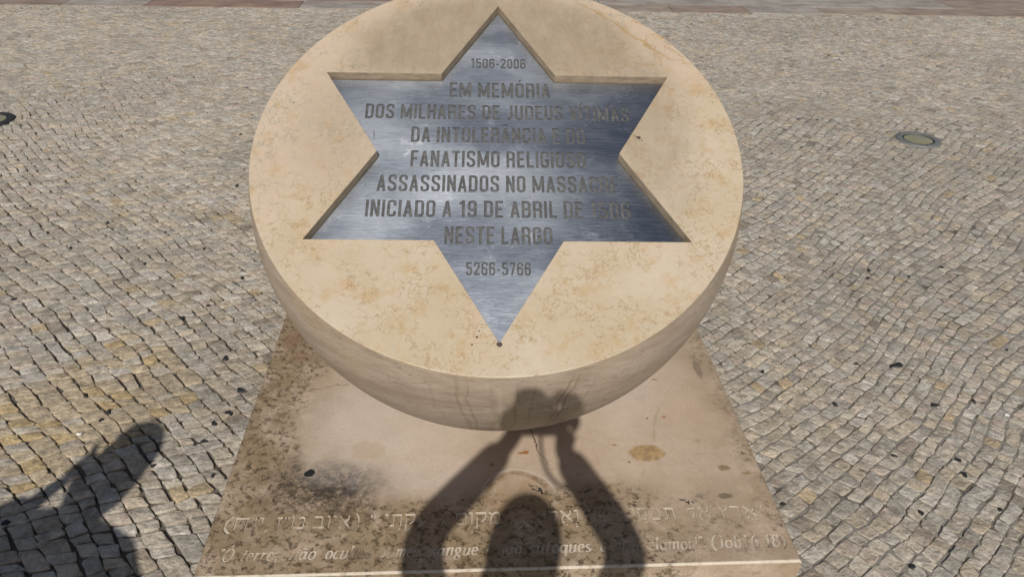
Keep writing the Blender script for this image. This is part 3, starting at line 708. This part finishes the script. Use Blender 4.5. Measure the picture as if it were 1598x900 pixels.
PATCH = [(-1.65, .342), (-1.448, .66), (-1.062, .404), (-1.09, .154), (-1.288, -.056), (-1.509, -.211), (-1.9, -.15), (-1.9, .25)]
def inpoly(x, y, P):
    c = False; j = len(P) - 1
    for i in range(len(P)):
        if (P[i][1] > y) != (P[j][1] > y) and x < (P[j][0] - P[i][0]) * (y - P[i][1]) / (P[j][1] - P[i][1]) + P[i][0]: c = not c
        j = i
    return c
def tint(x, y, r):
    v = 1.08 + .40 * r.random() + .08 * mnoise.noise((x * .9, y * .9, 1))
    h = r.random()
    base = (.345, .308, .252)
    if h < .14: base = (.36, .308, .235)
    elif h < .24: base = (.35, .295, .242)
    elif h < .42: base = (.330, .304, .262)
    elif h < .48: base = (.375, .345, .300)
    elif h < .50: base = (.24, .205, .165)
    if x < 0 and inpoly(x + .05 * mnoise.noise((x * 6, y * 6, 0)), y, PATCH) and r.random() < .86:
        base = (.365, .300, .210) if r.random() < .90 else (.38, .290, .16); v = 1.06 + .26 * r.random()
    elif r.random() < .015: base = (.36, .285, .185)
    return tuple(b * v for b in base)

view = CAM_R @ Vector((0, 0, -1))
fpx = 26.79 / 36 * 1024
def to_px(p):
    q = CAM_R.transposed() @ (Vector(p) - CAM_P)
    if q.z > -.05: return None
    return 512 + fpx * q.x / -q.z, 288 - fpx * q.y / -q.z, -q.z
SPC = FACE_M @ Vector((0, 0, -HC))
FN = FR @ Vector((0, 0, 1)); FC = Vector((0, 0, .8255))
def hidden(p):
    d = (Vector(p) - CAM_P).normalized()
    t = (FC - CAM_P).dot(FN) / d.dot(FN)
    if ((CAM_P + d * t) - FC).length < FACE_R: return True
    t = (SPC - CAM_P).dot(d); X = CAM_P + d * t
    if (X - SPC).length < SPH and (X - FC).dot(FN) < 0: return True
    t = -CAM_P.z / d.z; X = CAM_P + d * t
    if SX0 < X.x < SX1 and SY0 < X.y < SY1: return True
    return False

def make_stones():
    r = random.Random(11); stones = []
    regs = [(R_(39), 0.0, 1), (R_(-46), .45, -1)]
    for th, shear, side in regs:
        ct, st_ = math.cos(th), math.sin(th)
        def world(u, v, ct=ct, st_=st_, shear=shear, side=side):
            u2 = u + shear * v
            x = ct * u2 - st_ * v; y = st_ * u2 + ct * v
            a = mnoise.noise((x * .45, y * .45, 3.3 * side)); b = mnoise.noise((x * .45, y * .45, 8.1 * side))
            c = mnoise.noise((x * 1.7, y * 1.7, 5 + side)); d = mnoise.noise((x * 1.7, y * 1.7, 12 + side))
            e_ = mnoise.noise((x * 7, y * 7, 2)); f_ = mnoise.noise((x * 7, y * 7, 7))
            return x + .28 * a + .035 * c + .012 * e_, y + .28 * b + .035 * d + .012 * f_
        v = -12.0
        while v < 12.0:
            rowh = r.uniform(.047, .064) if side > 0 else r.uniform(.052, .068)
            row = int(round(v * 1000)); kk = -180; pt = .054 if side > 0 else .053; off = r.uniform(-.010, .010) if side < 0 else r.uniform(0, pt)
            def ub(k): return k * pt + off + rr.uniform(-.0095, .0095)
            rr = random.Random(row * side); bnd = [ub(k) for k in range(-225, 226)]; ki = 0; u = bnd[0]
            while ki < 449:
                ki += 2 if r.random() < .06 else 1
                u1 = bnd[ki]; ln = u1 - u
                x, y = world(u + ln / 2, v + rowh / 2)
                if x * side > 0 and AX0 < x < AX1 and AY0 < y < BAND + .03 and not (SX0 + .02 < x < SX1 - .02 and SY0 + .02 < y < SY1 - .02) and not any(math.hypot(x - a, y - b) < .150 for a, b in LIGHTS):
                    if r.random() < .0: stones.append((u, u1, v, v + rowh * .5, world, x, y)); stones.append((u, u1, v + rowh * .5, v + rowh, world, x, y))
                    else: stones.append((u, u1, v, v + rowh, world, x, y))
                u = u1
            v += rowh
    out = []
    for (u0, u1, v0, v1, world, x, y) in stones:
        near = y < 3.2
        k_ = 1 if y < 2.5 else .75; ga, gb = (r.uniform(.0008, .0026) * k_, r.uniform(.0008, .0026) * k_); gc, gd = r.uniform(.0008, .0036 if x > 0 else .0030) * k_, r.uniform(.0008, .0036 if x > 0 else .0030) * k_; jv = .0042 if x > 0 else .0062
        if x < 0: ga += .0006; gb += .0006
        if r.random() < .07: gc += .005
        j = lambda a: r.uniform(-a, a)
        sk = j(.008); q_ = .0045
        cs = [(u0 + ga + j(q_) + sk, v0 + gc + j(jv)), (u1 - gb + j(q_) + sk, v0 + gc + j(jv)), (u1 - gb + j(q_) - sk, v1 - gd + j(jv)), (u0 + ga + j(q_) - sk, v1 - gd + j(jv))]
        pts = []
        for k in range(4):
            a, b = cs[k], cs[(k + 1) % 4]
            if near:
                cc = .06 + .12 * r.random() ** 1.5
                ab = (b[0] - a[0], b[1] - a[1])
                pts.append((a[0] + ab[0] * cc, a[1] + ab[1] * cc))
                mx, my = a[0] + ab[0] * .5, a[1] + ab[1] * .5
                nl = math.hypot(*ab) + 1e-9; off = r.uniform(-.0028, .0016)
                pts.append((mx + ab[1] / nl * off, my - ab[0] / nl * off))
                pts.append((a[0] + ab[0] * (1 - cc), a[1] + ab[1] * (1 - cc)))
            else:
                pts.append((a[0] + (b[0] - a[0]) * .06, a[1] + (b[1] - a[1]) * .06)); pts.append((a[0] + (b[0] - a[0]) * .94, a[1] + (b[1] - a[1]) * .94))
        W = [world(*q) for q in pts]
        # keep clear of the slab, the band and the lamps
        cx, cy = x, y; ok = True; W2 = []
        for (px, py) in W:
            if SX0 - .006 < px < SX1 + .006 and SY0 - .006 < py < SY1 + .006:
                dd = [(px - (SX0 - .006), 0), ((SX1 + .006) - px, 1), (py - (SY0 - .006), 2), ((SY1 + .006) - py, 3)]
                _, k = min(dd)
                px, py = [(SX0 - .006, py), (SX1 + .006, py), (px, SY0 - .006), (px, SY1 + .006)][k]
            for a, b in LIGHTS:
                q = math.hypot(px - a, py - b)
                if q < .146: px, py = a + (px - a) / q * .146, b + (py - b) / q * .146
            py = min(py, BAND - .004)
            if (cx > 0) != (px > 0): px = .002 if cx > 0 else -.002
            W2.append((px, py))
        W = W2
        ar = abs(sum(W[i][0] * W[(i + 1) % len(W)][1] - W[(i + 1) % len(W)][0] * W[i][1] for i in range(len(W)))) / 2
        if ar < .0007: continue
        mx = sum(q[0] for q in W) / len(W); my = sum(q[1] for q in W) / len(W)
        h = j(.0016); tx, ty = j(.035), j(.035)
        px = to_px((mx, my, GZ)); size = 0
        if px and -2 < px[0] < 1026 and -2 < px[1] < 578 and not hidden((mx, my, GZ)):
            size = ar * (fpx / px[2]) ** 2 * abs(((Vector((mx, my, GZ)) - CAM_P).normalized()).z)
        out.append((size, W, mx, my, h, tx, ty, near, tint(mx, my, r)))
    return out
def stone_geo(S, r):
    size, W, mx, my, h, tx, ty, near, col = S; n = len(W)
    def zz(px, py, d): return GZ + h + tx * (px - mx) + ty * (py - my) - d
    v = []; f = []
    if near:
        k1, k2 = .84, .965
        v += [(mx + (px - mx) * k1, my + (py - my) * k1, zz(px, py, r.uniform(-.0006, .0009))) for px, py in W]
        v += [(mx + (px - mx) * k2, my + (py - my) * k2, zz(px, py, .0012 + r.uniform(-.0004, .0008))) for px, py in W]
        v += [(px, py, zz(px, py, .0042)) for px, py in W]
        v += [(px, py, zz(px, py, .022)) for px, py in W]
        v.append((mx, my, zz(mx, my, -.0008 + r.uniform(-.0012, .001))))
        f += [[i, (i + 1) % n, 4 * n] for i in range(n)]; R = 3
    else:
        v += [(mx + (px - mx) * .94, my + (py - my) * .94, zz(px, py, 0)) for px, py in W]
        v += [(px, py, zz(px, py, .003)) for px, py in W]
        v += [(px, py, zz(px, py, .02)) for px, py in W]
        f.append(list(range(n))); R = 2
    for k in range(R):
        f += [[k * n + i, (k + 1) * n + i, (k + 1) * n + (i + 1) % n, k * n + (i + 1) % n] for i in range(n)]
    return v, f
def tinted(name, v, f, cols, mat, parent, smooth=False):
    me = pymesh(name, v, f, smooth)
    a = me.attributes.new('tint', 'FLOAT_COLOR', 'POINT'); a.data.foreach_set('color', np.array([(*c, 1) for c in cols], dtype=np.float32).ravel())
    return link(name, me, mat, parent)
def build_cobbles():
    r = random.Random(5); S = make_stones(); S.sort(key=lambda s: -s[0]); print('stones', len(S))
    for s in S[:300]:
        v, f = stone_geo(s, r); tinted('cobblestone', v, f, [s[8]] * len(v), M['cob'], pavement)
    V, F, C_ = [], [], []
    for s in S[300:]:
        v, f = stone_geo(s, r); b = len(V); V += v; F += [[i + b for i in q] for q in f]; C_ += [s[8]] * len(v)
    o = tinted('cobblestones', V, F, C_, M['cob'], pavement); o['kind'] = 'stuff'; print('tris about', sum(len(q) - 2 for q in F))
build_cobbles()

# trodden tar and gum on the stones
GUM = [(-.914, .292, 1.5), (-.926, .17, 1.3), (-.961, .115, .9), (-2.016, .92, .8), (-1.188, .857, .7), (-1.27, .766, .9), (-1.019, .486, .9), (-1.341, .187, .8), (-1.35, .145, .6), (-1.459, .28, .6),
       (1.593, .384, 1.9), (1.045, .356, .7), (1.249, .16, .9), (1.619, .147, 1.0), (1.776, .164, .9), (1.433, .396, .7), (1.814, 1.11, .9), (1.776, 1.04, .8), (2.184, 1.135, .9), (1.978, 1.049, .6),
       (-1.902, 1.628, .8), (-1.583, 1.522, .9), (-1.974, 1.369, .7), (-1.575, 1.213, .8), (-1.346, 1.356, .8), (-1.101, 1.081, .8), (-1.372, 2.078, .9), (-1.739, 3.836, .9), (-1.546, 2.873, .8), (2.018, 1.96, .7),
       (1.341, -.104, .7), (1.535, -.195, .7), (1.307, -.35, .8), (1.565, -.345, .6), (1.181, -.543, .6), (-1.449, -.299, 1.2), (-.972, .03, .8), (-.995, .015, .6), (-.897, -.129, .8), (1.551, -.131, .8),
       (.889, -.301, .7), (.84, -.42, .9), (-2.903, 3.531, .9), (-4.0, 5.3, .9), (3.1, 3.6, .7), (2.4, 3.2, .7), (4.2, 4.1, .8), (-1.1, -.08, .6), (2.097, .474, .5)]
def blob(cx, cy, R, r, z):
    n = 13; ph = [r.random() * 6.28 for _ in range(3)]; el = r.uniform(.6, 1.0); an = r.random() * 3.14; pts = []
    for i in range(n):
        a = 6.2832 * i / n; q = R * (1 + .28 * math.sin(2 * a + ph[0]) + .2 * math.sin(3 * a + ph[1]) + .16 * math.sin(5 * a + ph[2]))
        x, y = q * math.cos(a), q * el * math.sin(a); pts.append((cx + x * math.cos(an) - y * math.sin(an), cy + x * math.sin(an) + y * math.cos(an)))
    v = [(x, y, z + .0002) for x, y in pts] + [(cx + (x - cx) * 1.06, cy + (y - cy) * 1.06, z - .004) for x, y in pts] + [(cx, cy, z + .0016)]
    v[:n] = [(cx + (x - cx) * .8, cy + (y - cy) * .8, z + .001) for x, y in pts]
    f = [[i, (i + 1) % n, 2 * n] for i in range(n)] + [[i, n + i, n + (i + 1) % n, (i + 1) % n] for i in range(n)]
    return v, f
rg = random.Random(3)
for gx, gy, gs in GUM:
    v, f = blob(gx, gy, .0125 * gs * rg.uniform(.8, 1.15), rg, GZ + .0035)
    link('tar_spot', pymesh('tar_spot', v, f), M['tar'], pavement)

# ------------------------------------------------------------------ far band of large marble slabs
band = empty('stone_band', (0, BAND, GZ)); tag(band, kind='structure')
def band_slab(x0, x1, y0, y1, col, sk=0.):
    g = .003; x0 += g; x1 -= g; y0 += g; y1 -= g; c = .003; oy = BAND
    def lp(i, z): return [(x0 + i, y0 + i - oy, z), (x1 - i, y0 + i - oy, z), (x1 - i + sk, y1 - i - oy, z), (x0 + i + sk, y1 - i - oy, z)]
    v = lp(c, .004) + lp(0, .001) + lp(0, -.028)
    f = [[0, 1, 2, 3]] + [[k * 4 + i, (k + 1) * 4 + i, (k + 1) * 4 + (i + 1) % 4, k * 4 + (i + 1) % 4] for k in range(2) for i in range(4)]
    tinted('paving_slab', v, f, [col] * 12, M['pave'], band)
PINK, GREY, TAN, BRN = (.26, .175, .13), (.32, .285, .245), (.32, .265, .21), (.27, .205, .16)
row1 = [-8.4, -6.9, -5.6, -4.29, -3.45, -1.86, -.75, .6, 2.16, 3.02, 3.87, 4.77, 6.6, 8.0, 9.5]
col1 = [GREY, PINK, TAN, PINK, GREY, PINK, GREY, TAN, BRN, GREY, TAN, BRN, TAN, GREY]
col1[2] = BRN; col1[3] = GREY; col1[4] = PINK; col1[5] = GREY
for a, b, c in zip(row1, row1[1:], col1): band_slab(a, b, BAND, BAND + .36, c)
rb = random.Random(21); yy = BAND + .36
for rw in range(8):
    x = -8.8 + rb.random()
    hgt = rb.choice((.42, .5, .58))
    while x < 9.6:
        L = rb.uniform(.9, 1.7); band_slab(x, x + L, yy, yy + hgt, rb.choice((PINK, GREY, TAN, BRN, TAN, GREY))); x += L
    yy += hgt

# ------------------------------------------------------------------ recessed ground lights
def ringmesh(name, prof, mat, parent, n=48, cap=False):
    v = [(a * math.cos(6.283185 * i / n), a * math.sin(6.283185 * i / n), z) for a, z in prof for i in range(n)]
    f = [[k * n + i, k * n + (i + 1) % n, (k + 1) * n + (i + 1) % n, (k + 1) * n + i] for k in range(len(prof) - 1) for i in range(n)]
    if cap: f.append([i for i in range(n)][::-1]); f[-1] = f[-1][::-1]
    return link(name, pymesh(name, v, f, True), mat, parent)
for k, ((lx, ly), lb) in enumerate(zip(LIGHTS, ('round in-ground light with pale steel ring on the right side of the paving', 'round in-ground light with dark ring cut by the left edge of the photo'))):
    t = empty('ground_light', (lx, ly, GZ)); tag(t, lb, 'ground light', 'round lights set into the paving')
    ringmesh('rim', [(.102, .000), (.102, .005), (.106, .0065), (.136, .0055), (.140, .003), (.140, -.03)], M['ringm'] if k == 0 else M['rubber'], t)
    ringmesh('gasket', [(.0895, .001), (.091, .003), (.101, .003), (.102, -.002)], M['rubber'], t)
    ringmesh('lens', [(.0895, .002), (.06, .0045), (.03, .0055), (.001, .006)], M['lampglass'], t)
    if k == 0:
        for q in range(3):
            a = .5 + q * 2.0944
            o = ringmesh('screw', [(.0055, .006), (.0050, .0085), (.0005, .009)], M['rubber'], t, 12); o.location = (.121 * math.cos(a), .121 * math.sin(a), 0)

# ------------------------------------------------------------------ small litter
def scrap(name, x, y, s, label, z=GZ + .006):
    r = random.Random(int(abs(x) * 1000)); v = []; n = 8
    for i in range(n):
        a = 6.283 * i / n; q = s * r.uniform(.7, 1.2); v.append((q * math.cos(a), q * .7 * math.sin(a), r.uniform(0, .004)))
    v.append((0, 0, .006)); v += [(a, b, c - .001) for a, b, c in v[:n]]
    f = [[i, (i + 1) % n, n] for i in range(n)] + [[i, n + 1 + i, n + 1 + (i + 1) % n, (i + 1) % n] for i in range(n)]
    o = link(name, pymesh(name, v, f), M['white']); o.location = (x, y, z); tag(o, label, 'litter', 'paper scraps on the cobbles')
scrap('paper_scrap', 1.849, .081, .010, 'tiny white paper scrap on the cobbles at the right edge of the photo')
scrap('paper_scrap', -1.39, .068, .010, 'tiny white paper scrap on the cobbles above the left shadow')

# ------------------------------------------------------------------ people who cast the shadows
def skin_mesh(name, verts, edges, radii, mat, parent, root=0, sub=2):
    me = bpy.data.meshes.new(name + '_cage'); me.from_pydata([tuple(v) for v in verts], edges, []); me.update()
    o = bpy.data.objects.new(name + '_cage', me); COL.objects.link(o)
    o.modifiers.new('skin', 'SKIN')
    sv = me.skin_vertices[0].data if len(me.skin_vertices) else None
    if sv is None:
        bm = bmesh.new(); bm.from_mesh(me); bm.verts.layers.skin.verify(); bm.to_mesh(me); bm.free(); sv = me.skin_vertices[0].data
    for i, q in enumerate(radii):
        sv[i].radius = q if isinstance(q, tuple) else (q, q); sv[i].use_root = (i == root)
    s = o.modifiers.new('sub', 'SUBSURF'); s.levels = sub; s.render_levels = sub
    dg = bpy.context.evaluated_depsgraph_get(); dg.update()
    m2 = bpy.data.meshes.new_from_object(o.evaluated_get(dg)); m2.name = name
    bpy.data.objects.remove(o); m2.polygons.foreach_set('use_smooth', [True] * len(m2.polygons))
    return link(name, m2, mat, parent)
def ellipsoid(name, c, r, mat, parent, rot=None, cut=None):
    bm = bmesh.new(); bmesh.ops.create_uvsphere(bm, u_segments=24, v_segments=16, radius=1)
    if cut:
        bmesh.ops.delete(bm, geom=[v for v in bm.verts if cut(v.co)], context='VERTS')
    for v in bm.verts:
        q = Vector((v.co.x * r[0], v.co.y * r[1], v.co.z * r[2]))
        if rot: q = rot @ q
        v.co = q + Vector(c)
    return link(name, bm_mesh(name, bm, True), mat, parent)

def person(base, yaw, head, spine, arms, hands, cloth, label, head_s=1.0, sleeve=1.0, coat=1.0):
    """all joints in the person's own frame: feet at the origin, facing +y; spine = pelvis, waist, chest, neck"""
    root = empty('person', (base[0], base[1], GZ)); root.rotation_euler = (0, 0, yaw); tag(root, label, 'person')
    head = Vector(head); pel, waist, chest, neck = [Vector(q) for q in spine]; hz = pel.z
    hdir = (head - neck).normalized()
    V = [pel, waist, chest, neck, neck.lerp(head, .45), head - hdir * .02, head + hdir * .065]
    E_ = [(0, 1), (1, 2), (2, 3), (3, 4), (4, 5), (5, 6)]; Rr = [(.155, .11), (.13, .095), (.16, .11), (.065, .06), (.058, .058), (.074, .092), (.066, .084)]
    def add(p, r, frm):
        V.append(Vector(p)); Rr.append(r); E_.append((frm, len(V) - 1)); return len(V) - 1
    for (sh, el, wr), hd in zip(arms, hands):
        sh, el, wr = Vector(sh), Vector(el), Vector(wr)
        a = add(sh, .052, 2); b = add(sh.lerp(el, .5), .050, a); c = add(el, .045, b); d = add(el.lerp(wr, .35), .044, c); e = add(wr, (.032, .028), d)
        add(hd['palm'], (.040, .022), e)
    legs = []
    for sg in (-1, 1):
        a = add(Vector((sg * .095, 0, hz - .08)), .085, 0); b = add(Vector((sg * .11, .02, hz * .52)), .058, a); c = add(Vector((sg * .12, -.01, .30)), .052, b); d = add(Vector((sg * .125, -.02, .09)), .036, c)
        e = add(Vector((sg * .135, .10, .035)), (.036, .026), d); legs.append((a, b, c, d, e))
    skin_mesh('body', V, E_, Rr, M['skin'], root)
    VV = [pel - Vector((0, 0, .07)), waist, chest, neck - (neck - chest).normalized() * .03]; ee = [(0, 1), (1, 2), (2, 3)]; rr = [(.172, .128 * coat), (.155 * coat, .118 * coat), (.182, .132 * coat), (.085, .08)]
    for sh, el, wr in arms:
        sh, el, wr = Vector(sh), Vector(el), Vector(wr)
        VV += [sh, sh.lerp(el, .5), el, el.lerp(wr, .5), el.lerp(wr, .97)]; rr += [.070, .070 * sleeve, .068 * sleeve, .060 * sleeve, .052 * sleeve]; k = len(VV); ee += [(2, k - 5), (k - 5, k - 4), (k - 4, k - 3), (k - 3, k - 2), (k - 2, k - 1)]
    skin_mesh('shirt', VV, ee, rr, cloth, root)
    VV = [pel.lerp(waist, .75), pel - Vector((0, 0, .02))]; ee = [(0, 1)]; rr = [(.160, .118), (.168, .122)]
    for lg in legs:
        VV += [V[lg[0]], V[lg[1]], V[lg[2]], V[lg[3]]]; rr += [.098, .072, .066, .062]; k = len(VV); ee += [(1, k - 4), (k - 4, k - 3), (k - 3, k - 2), (k - 2, k - 1)]
    skin_mesh('trousers', VV, ee, rr, M['trouser'], root)
    for sg in (-1, 1):
        skin_mesh('shoe', [Vector((sg * .125, -.06, .045)), Vector((sg * .13, .03, .045)), Vector((sg * .138, .13, .035)), Vector((sg * .14, .18, .03))], [(0, 1), (1, 2), (2, 3)], [(.042, .04), (.046, .044), (.05, .034), (.035, .022)], M['shoe'], root)
    # head parts follow the tilt of the neck
    q = Vector((0, 0, 1)).rotation_difference(hdir).to_matrix(); H = lambda x, y, z: head + q @ Vector((x, y, z))
    hs = head_s
    ellipsoid('hair', H(0, -.012, .030), (.087 * hs, .106 * hs, .106 * hs), M['hair'], root, q, cut=lambda c: c.y > .25 and c.z < .55 or c.z < -.6)
    ellipsoid('hair', H(0, -.055, -.035), (.088 * hs, .062 * hs, .115 * hs), M['hair'], root, q)
    for sg in (-1, 1):
        ellipsoid('ear', H(sg * .078, -.005, -.005), (.012, .020, .032), M['skin'], root, q)
        ellipsoid('eye', H(sg * .030, .082, .008), (.013, .010, .008), M['eye'], root, q)
    skin_mesh('nose', [H(0, .082, .01), H(0, .104, -.025)], [(0, 1)], [.008, .013], M['skin'], root, sub=1)
    ellipsoid('mouth', H(0, .080, -.055), (.024, .008, .007), M['lip'], root, q)
    for hd in hands:
        palm = Vector(hd['palm']); f = Vector(hd['dir']).normalized(); s = Vector(hd['side']).normalized(); cu = Vector(hd['curl']).normalized()
        for i, (off, ln) in enumerate(((-.030, .076), (-.010, .084), (.010, .079), (.029, .064))):
            a = palm + s * off; b = palm + s * off + f * .045; c = b + (f * .75 + cu * .5).normalized() * ln * .45; d = c + (f * .25 + cu).normalized() * ln * .38; e = d + (cu - f * .3).normalized() * ln * .25
            skin_mesh('finger', [a, b, c, d, e], [(0, 1), (1, 2), (2, 3), (3, 4)], [.0105, .010, .0095, .0085, .0075], M['skin'], root, sub=1)
        a = palm - s * .02 - f * .01; b = a - s * .028 + f * .022; c = b - s * .008 + (f * .7 + cu * .5) * .030; d = c + (f * .7 + cu * .6) * .022
        skin_mesh('thumb', [a, b, c, d], [(0, 1), (1, 2), (2, 3)], [.013, .012, .0105, .009], M['skin'], root, sub=1)
    return root

XH = SUN_D.cross(Vector((0, 0, 1))).normalized(); UH = XH.cross(SUN_D).normalized()
def sunp(o, a, b, s): return o + XH * a + UH * b - SUN_D * s
O_ = CAM_P
cr, cu_, cb = CAM_R @ Vector((1, 0, 0)), CAM_R @ Vector((0, 1, 0)), CAM_R @ Vector((0, 0, 1))
def photographer():
    head = sunp(O_, -.032, -.352, .15); B = Vector((head.x, head.y - .12, GZ)); L = lambda p: p - B
    wl, wr_ = sunp(O_, -.092, -.090, .02), sunp(O_, .068, -.100, .03); el_l, el_r = sunp(O_, -.290, -.325, -.04), sunp(O_, .240, -.325, -.03)
    hands = [dict(palm=L(O_ - cr * .074 - cu_ * .026 + cb * .060), dir=cu_ * .75 + cr * .75, side=-cb * .5 + cr * .6 - cu_ * .3, curl=cr * .4 + cu_ * .2 + cb * .2),
             dict(palm=L(O_ + cr * .080 - cu_ * .034 + cb * .060), dir=cu_ + cr * .05, side=cb * .6 - cr * .5, curl=-cr * .5 - cb * .4)]
    arms = [(L(Vector((head.x - .19, head.y - .07, 1.165))), L(el_l), L(wl)), (L(Vector((head.x + .19, head.y - .07, 1.165))), L(el_r), L(wr_))]
    n = L(Vector((head.x - .055, head.y - .07, 1.205)))
    person(B, 0, L(head), [(0, 0, .92), (0, 0, 1.08), (n.x, n.y * .9, n.z - .17), n], arms, hands, M['shirt'],
           'photographer holding up a camera, seen as the shadow across the carved slab', 1.10, .86)
photographer()

def held_camera():
    t = empty('camera_in_hands'); t.matrix_world = Matrix.Translation(CAM_P + cb * .012) @ CAM_R.to_4x4()
    tag(t, 'camera held by the photographer, its shadow on the front of the half globe', 'camera')
    def box(name, c, s, bv, mat):
        bm = bmesh.new(); bmesh.ops.create_cube(bm, size=1)
        for v in bm.verts: v.co = Vector((v.co.x * s[0] + c[0], v.co.y * s[1] + c[1], v.co.z * s[2] + c[2]))
        bmesh.ops.bevel(bm, geom=bm.edges[:], offset=bv, segments=3, affect='EDGES', profile=.6); return link(name, bm_mesh(name, bm), mat, t)
    box('body', (.0, -.014, .068), (.126, .074, .042), .008, M['black'])
    box('viewfinder_hump', (-.028, .042, .072), (.076, .060, .060), .0285, M['black'])
    box('grip', (.056, -.014, .050), (.028, .066, .040), .010, M['black'])
    n = 40
    def tube(name, prof, mat):
        v = [(a * math.cos(6.283185 * i / n), a * math.sin(6.283185 * i / n), z) for a, z in prof for i in range(n)]
        f = [[k * n + i, (k + 1) * n + i, (k + 1) * n + (i + 1) % n, k * n + (i + 1) % n] for k in range(len(prof) - 1) for i in range(n)]
        link(name, pymesh(name, v, f, True), mat, t)
    tube('lens_barrel', [(.026, .006), (.030, .004), (.031, .010), (.031, .022), (.033, .024), (.033, .046), (.029, .048)], M['black'])
    tube('front_glass', [(.0005, .006), (.015, .007), (.026, .0085)], M['glass'])
    box('shutter_button', (.054, .024, .056), (.012, .008, .012), .002, M['black'])
    box('rear_screen', (-.005, -.004, .0905), (.076, .052, .003), .001, M['glass'])
    cv = bpy.data.curves.new('strap', 'CURVE'); cv.dimensions = '3D'; cv.bevel_depth = .0055; sp = cv.splines.new('NURBS')
    pts = [sunp(O_, .0, -.03, .06), sunp(O_, .002, -.09, .04), sunp(O_, .012, -.145, .03), sunp(O_, .045, -.185, .03), sunp(O_, .085, -.205, .02), sunp(O_, .098, -.17, .03), sunp(O_, .075, -.09, .05), sunp(O_, .07, -.03, .06)]
    sp.points.add(len(pts) - 1); inv = t.matrix_world.inverted()
    for i, p in enumerate(pts): sp.points[i].co = (*(inv @ p), 1)
    sp.use_endpoint_u = True; sp.order_u = 4
    o = bpy.data.objects.new('strap', cv); COL.objects.link(o); dg = bpy.context.evaluated_depsgraph_get(); dg.update()
    me = bpy.data.meshes.new_from_object(o.evaluated_get(dg)); me.name = 'strap'; bpy.data.objects.remove(o); me.materials.clear(); link('strap', me, M['black'], t)
held_camera()

def second_person():
    bx, by = -1.47, -1.86          # stands left of the photographer, looking at the memorial
    P_ = lambda x, y, z: Vector((x, y, z))
    arms = [(P_(-.185, .02, 1.34), P_(-.275, .12, 1.09), P_(-.115, .11, 1.36)), (P_(.20, .01, 1.24), P_(.32, .02, .98), P_(.30, .10, .74))]
    hands = [dict(palm=P_(-.085, .08, 1.46), dir=(.2, -.1, 1), side=(0, -1, 0), curl=(.7, -.3, .1)), dict(palm=P_(.295, .12, .67), dir=(0, .2, -1), side=(0, 1, 0), curl=(-.8, .2, 0))]
    person((bx, by), 0, P_(.045, .06, 1.53), [P_(0, 0, .88), P_(0, 0, 1.06), P_(-.035, .01, 1.26), P_(.0, .01, 1.365)], arms, hands, M['shirt2'],
           'second visitor standing beside the photographer, seen as the shadow on the left cobbles', 1.1, 1.35, 1.2)
    t = empty('phone', (bx - .055, by + .075, GZ + 1.50)); t.rotation_euler = (R_(-25), 0, R_(10)); tag(t, 'added, unseen phone at the ear of the visitor standing on the left', 'phone')  # phone and raised arm added to fill out the left shadow
    for nm, s_, mt in (('case', (.009, .075, .15), M['black']), ('screen', (.0095, .068, .14), M['glass'])):
        bm = bmesh.new(); bmesh.ops.create_cube(bm, size=1)
        for v in bm.verts: v.co = Vector((v.co.x * s_[0] - (.001 if nm == 'screen' else 0), v.co.y * s_[1], v.co.z * s_[2]))
        bmesh.ops.bevel(bm, geom=bm.edges[:], offset=.003, segments=2, affect='EDGES'); link(nm, bm_mesh(nm, bm), mt, t)
second_person()
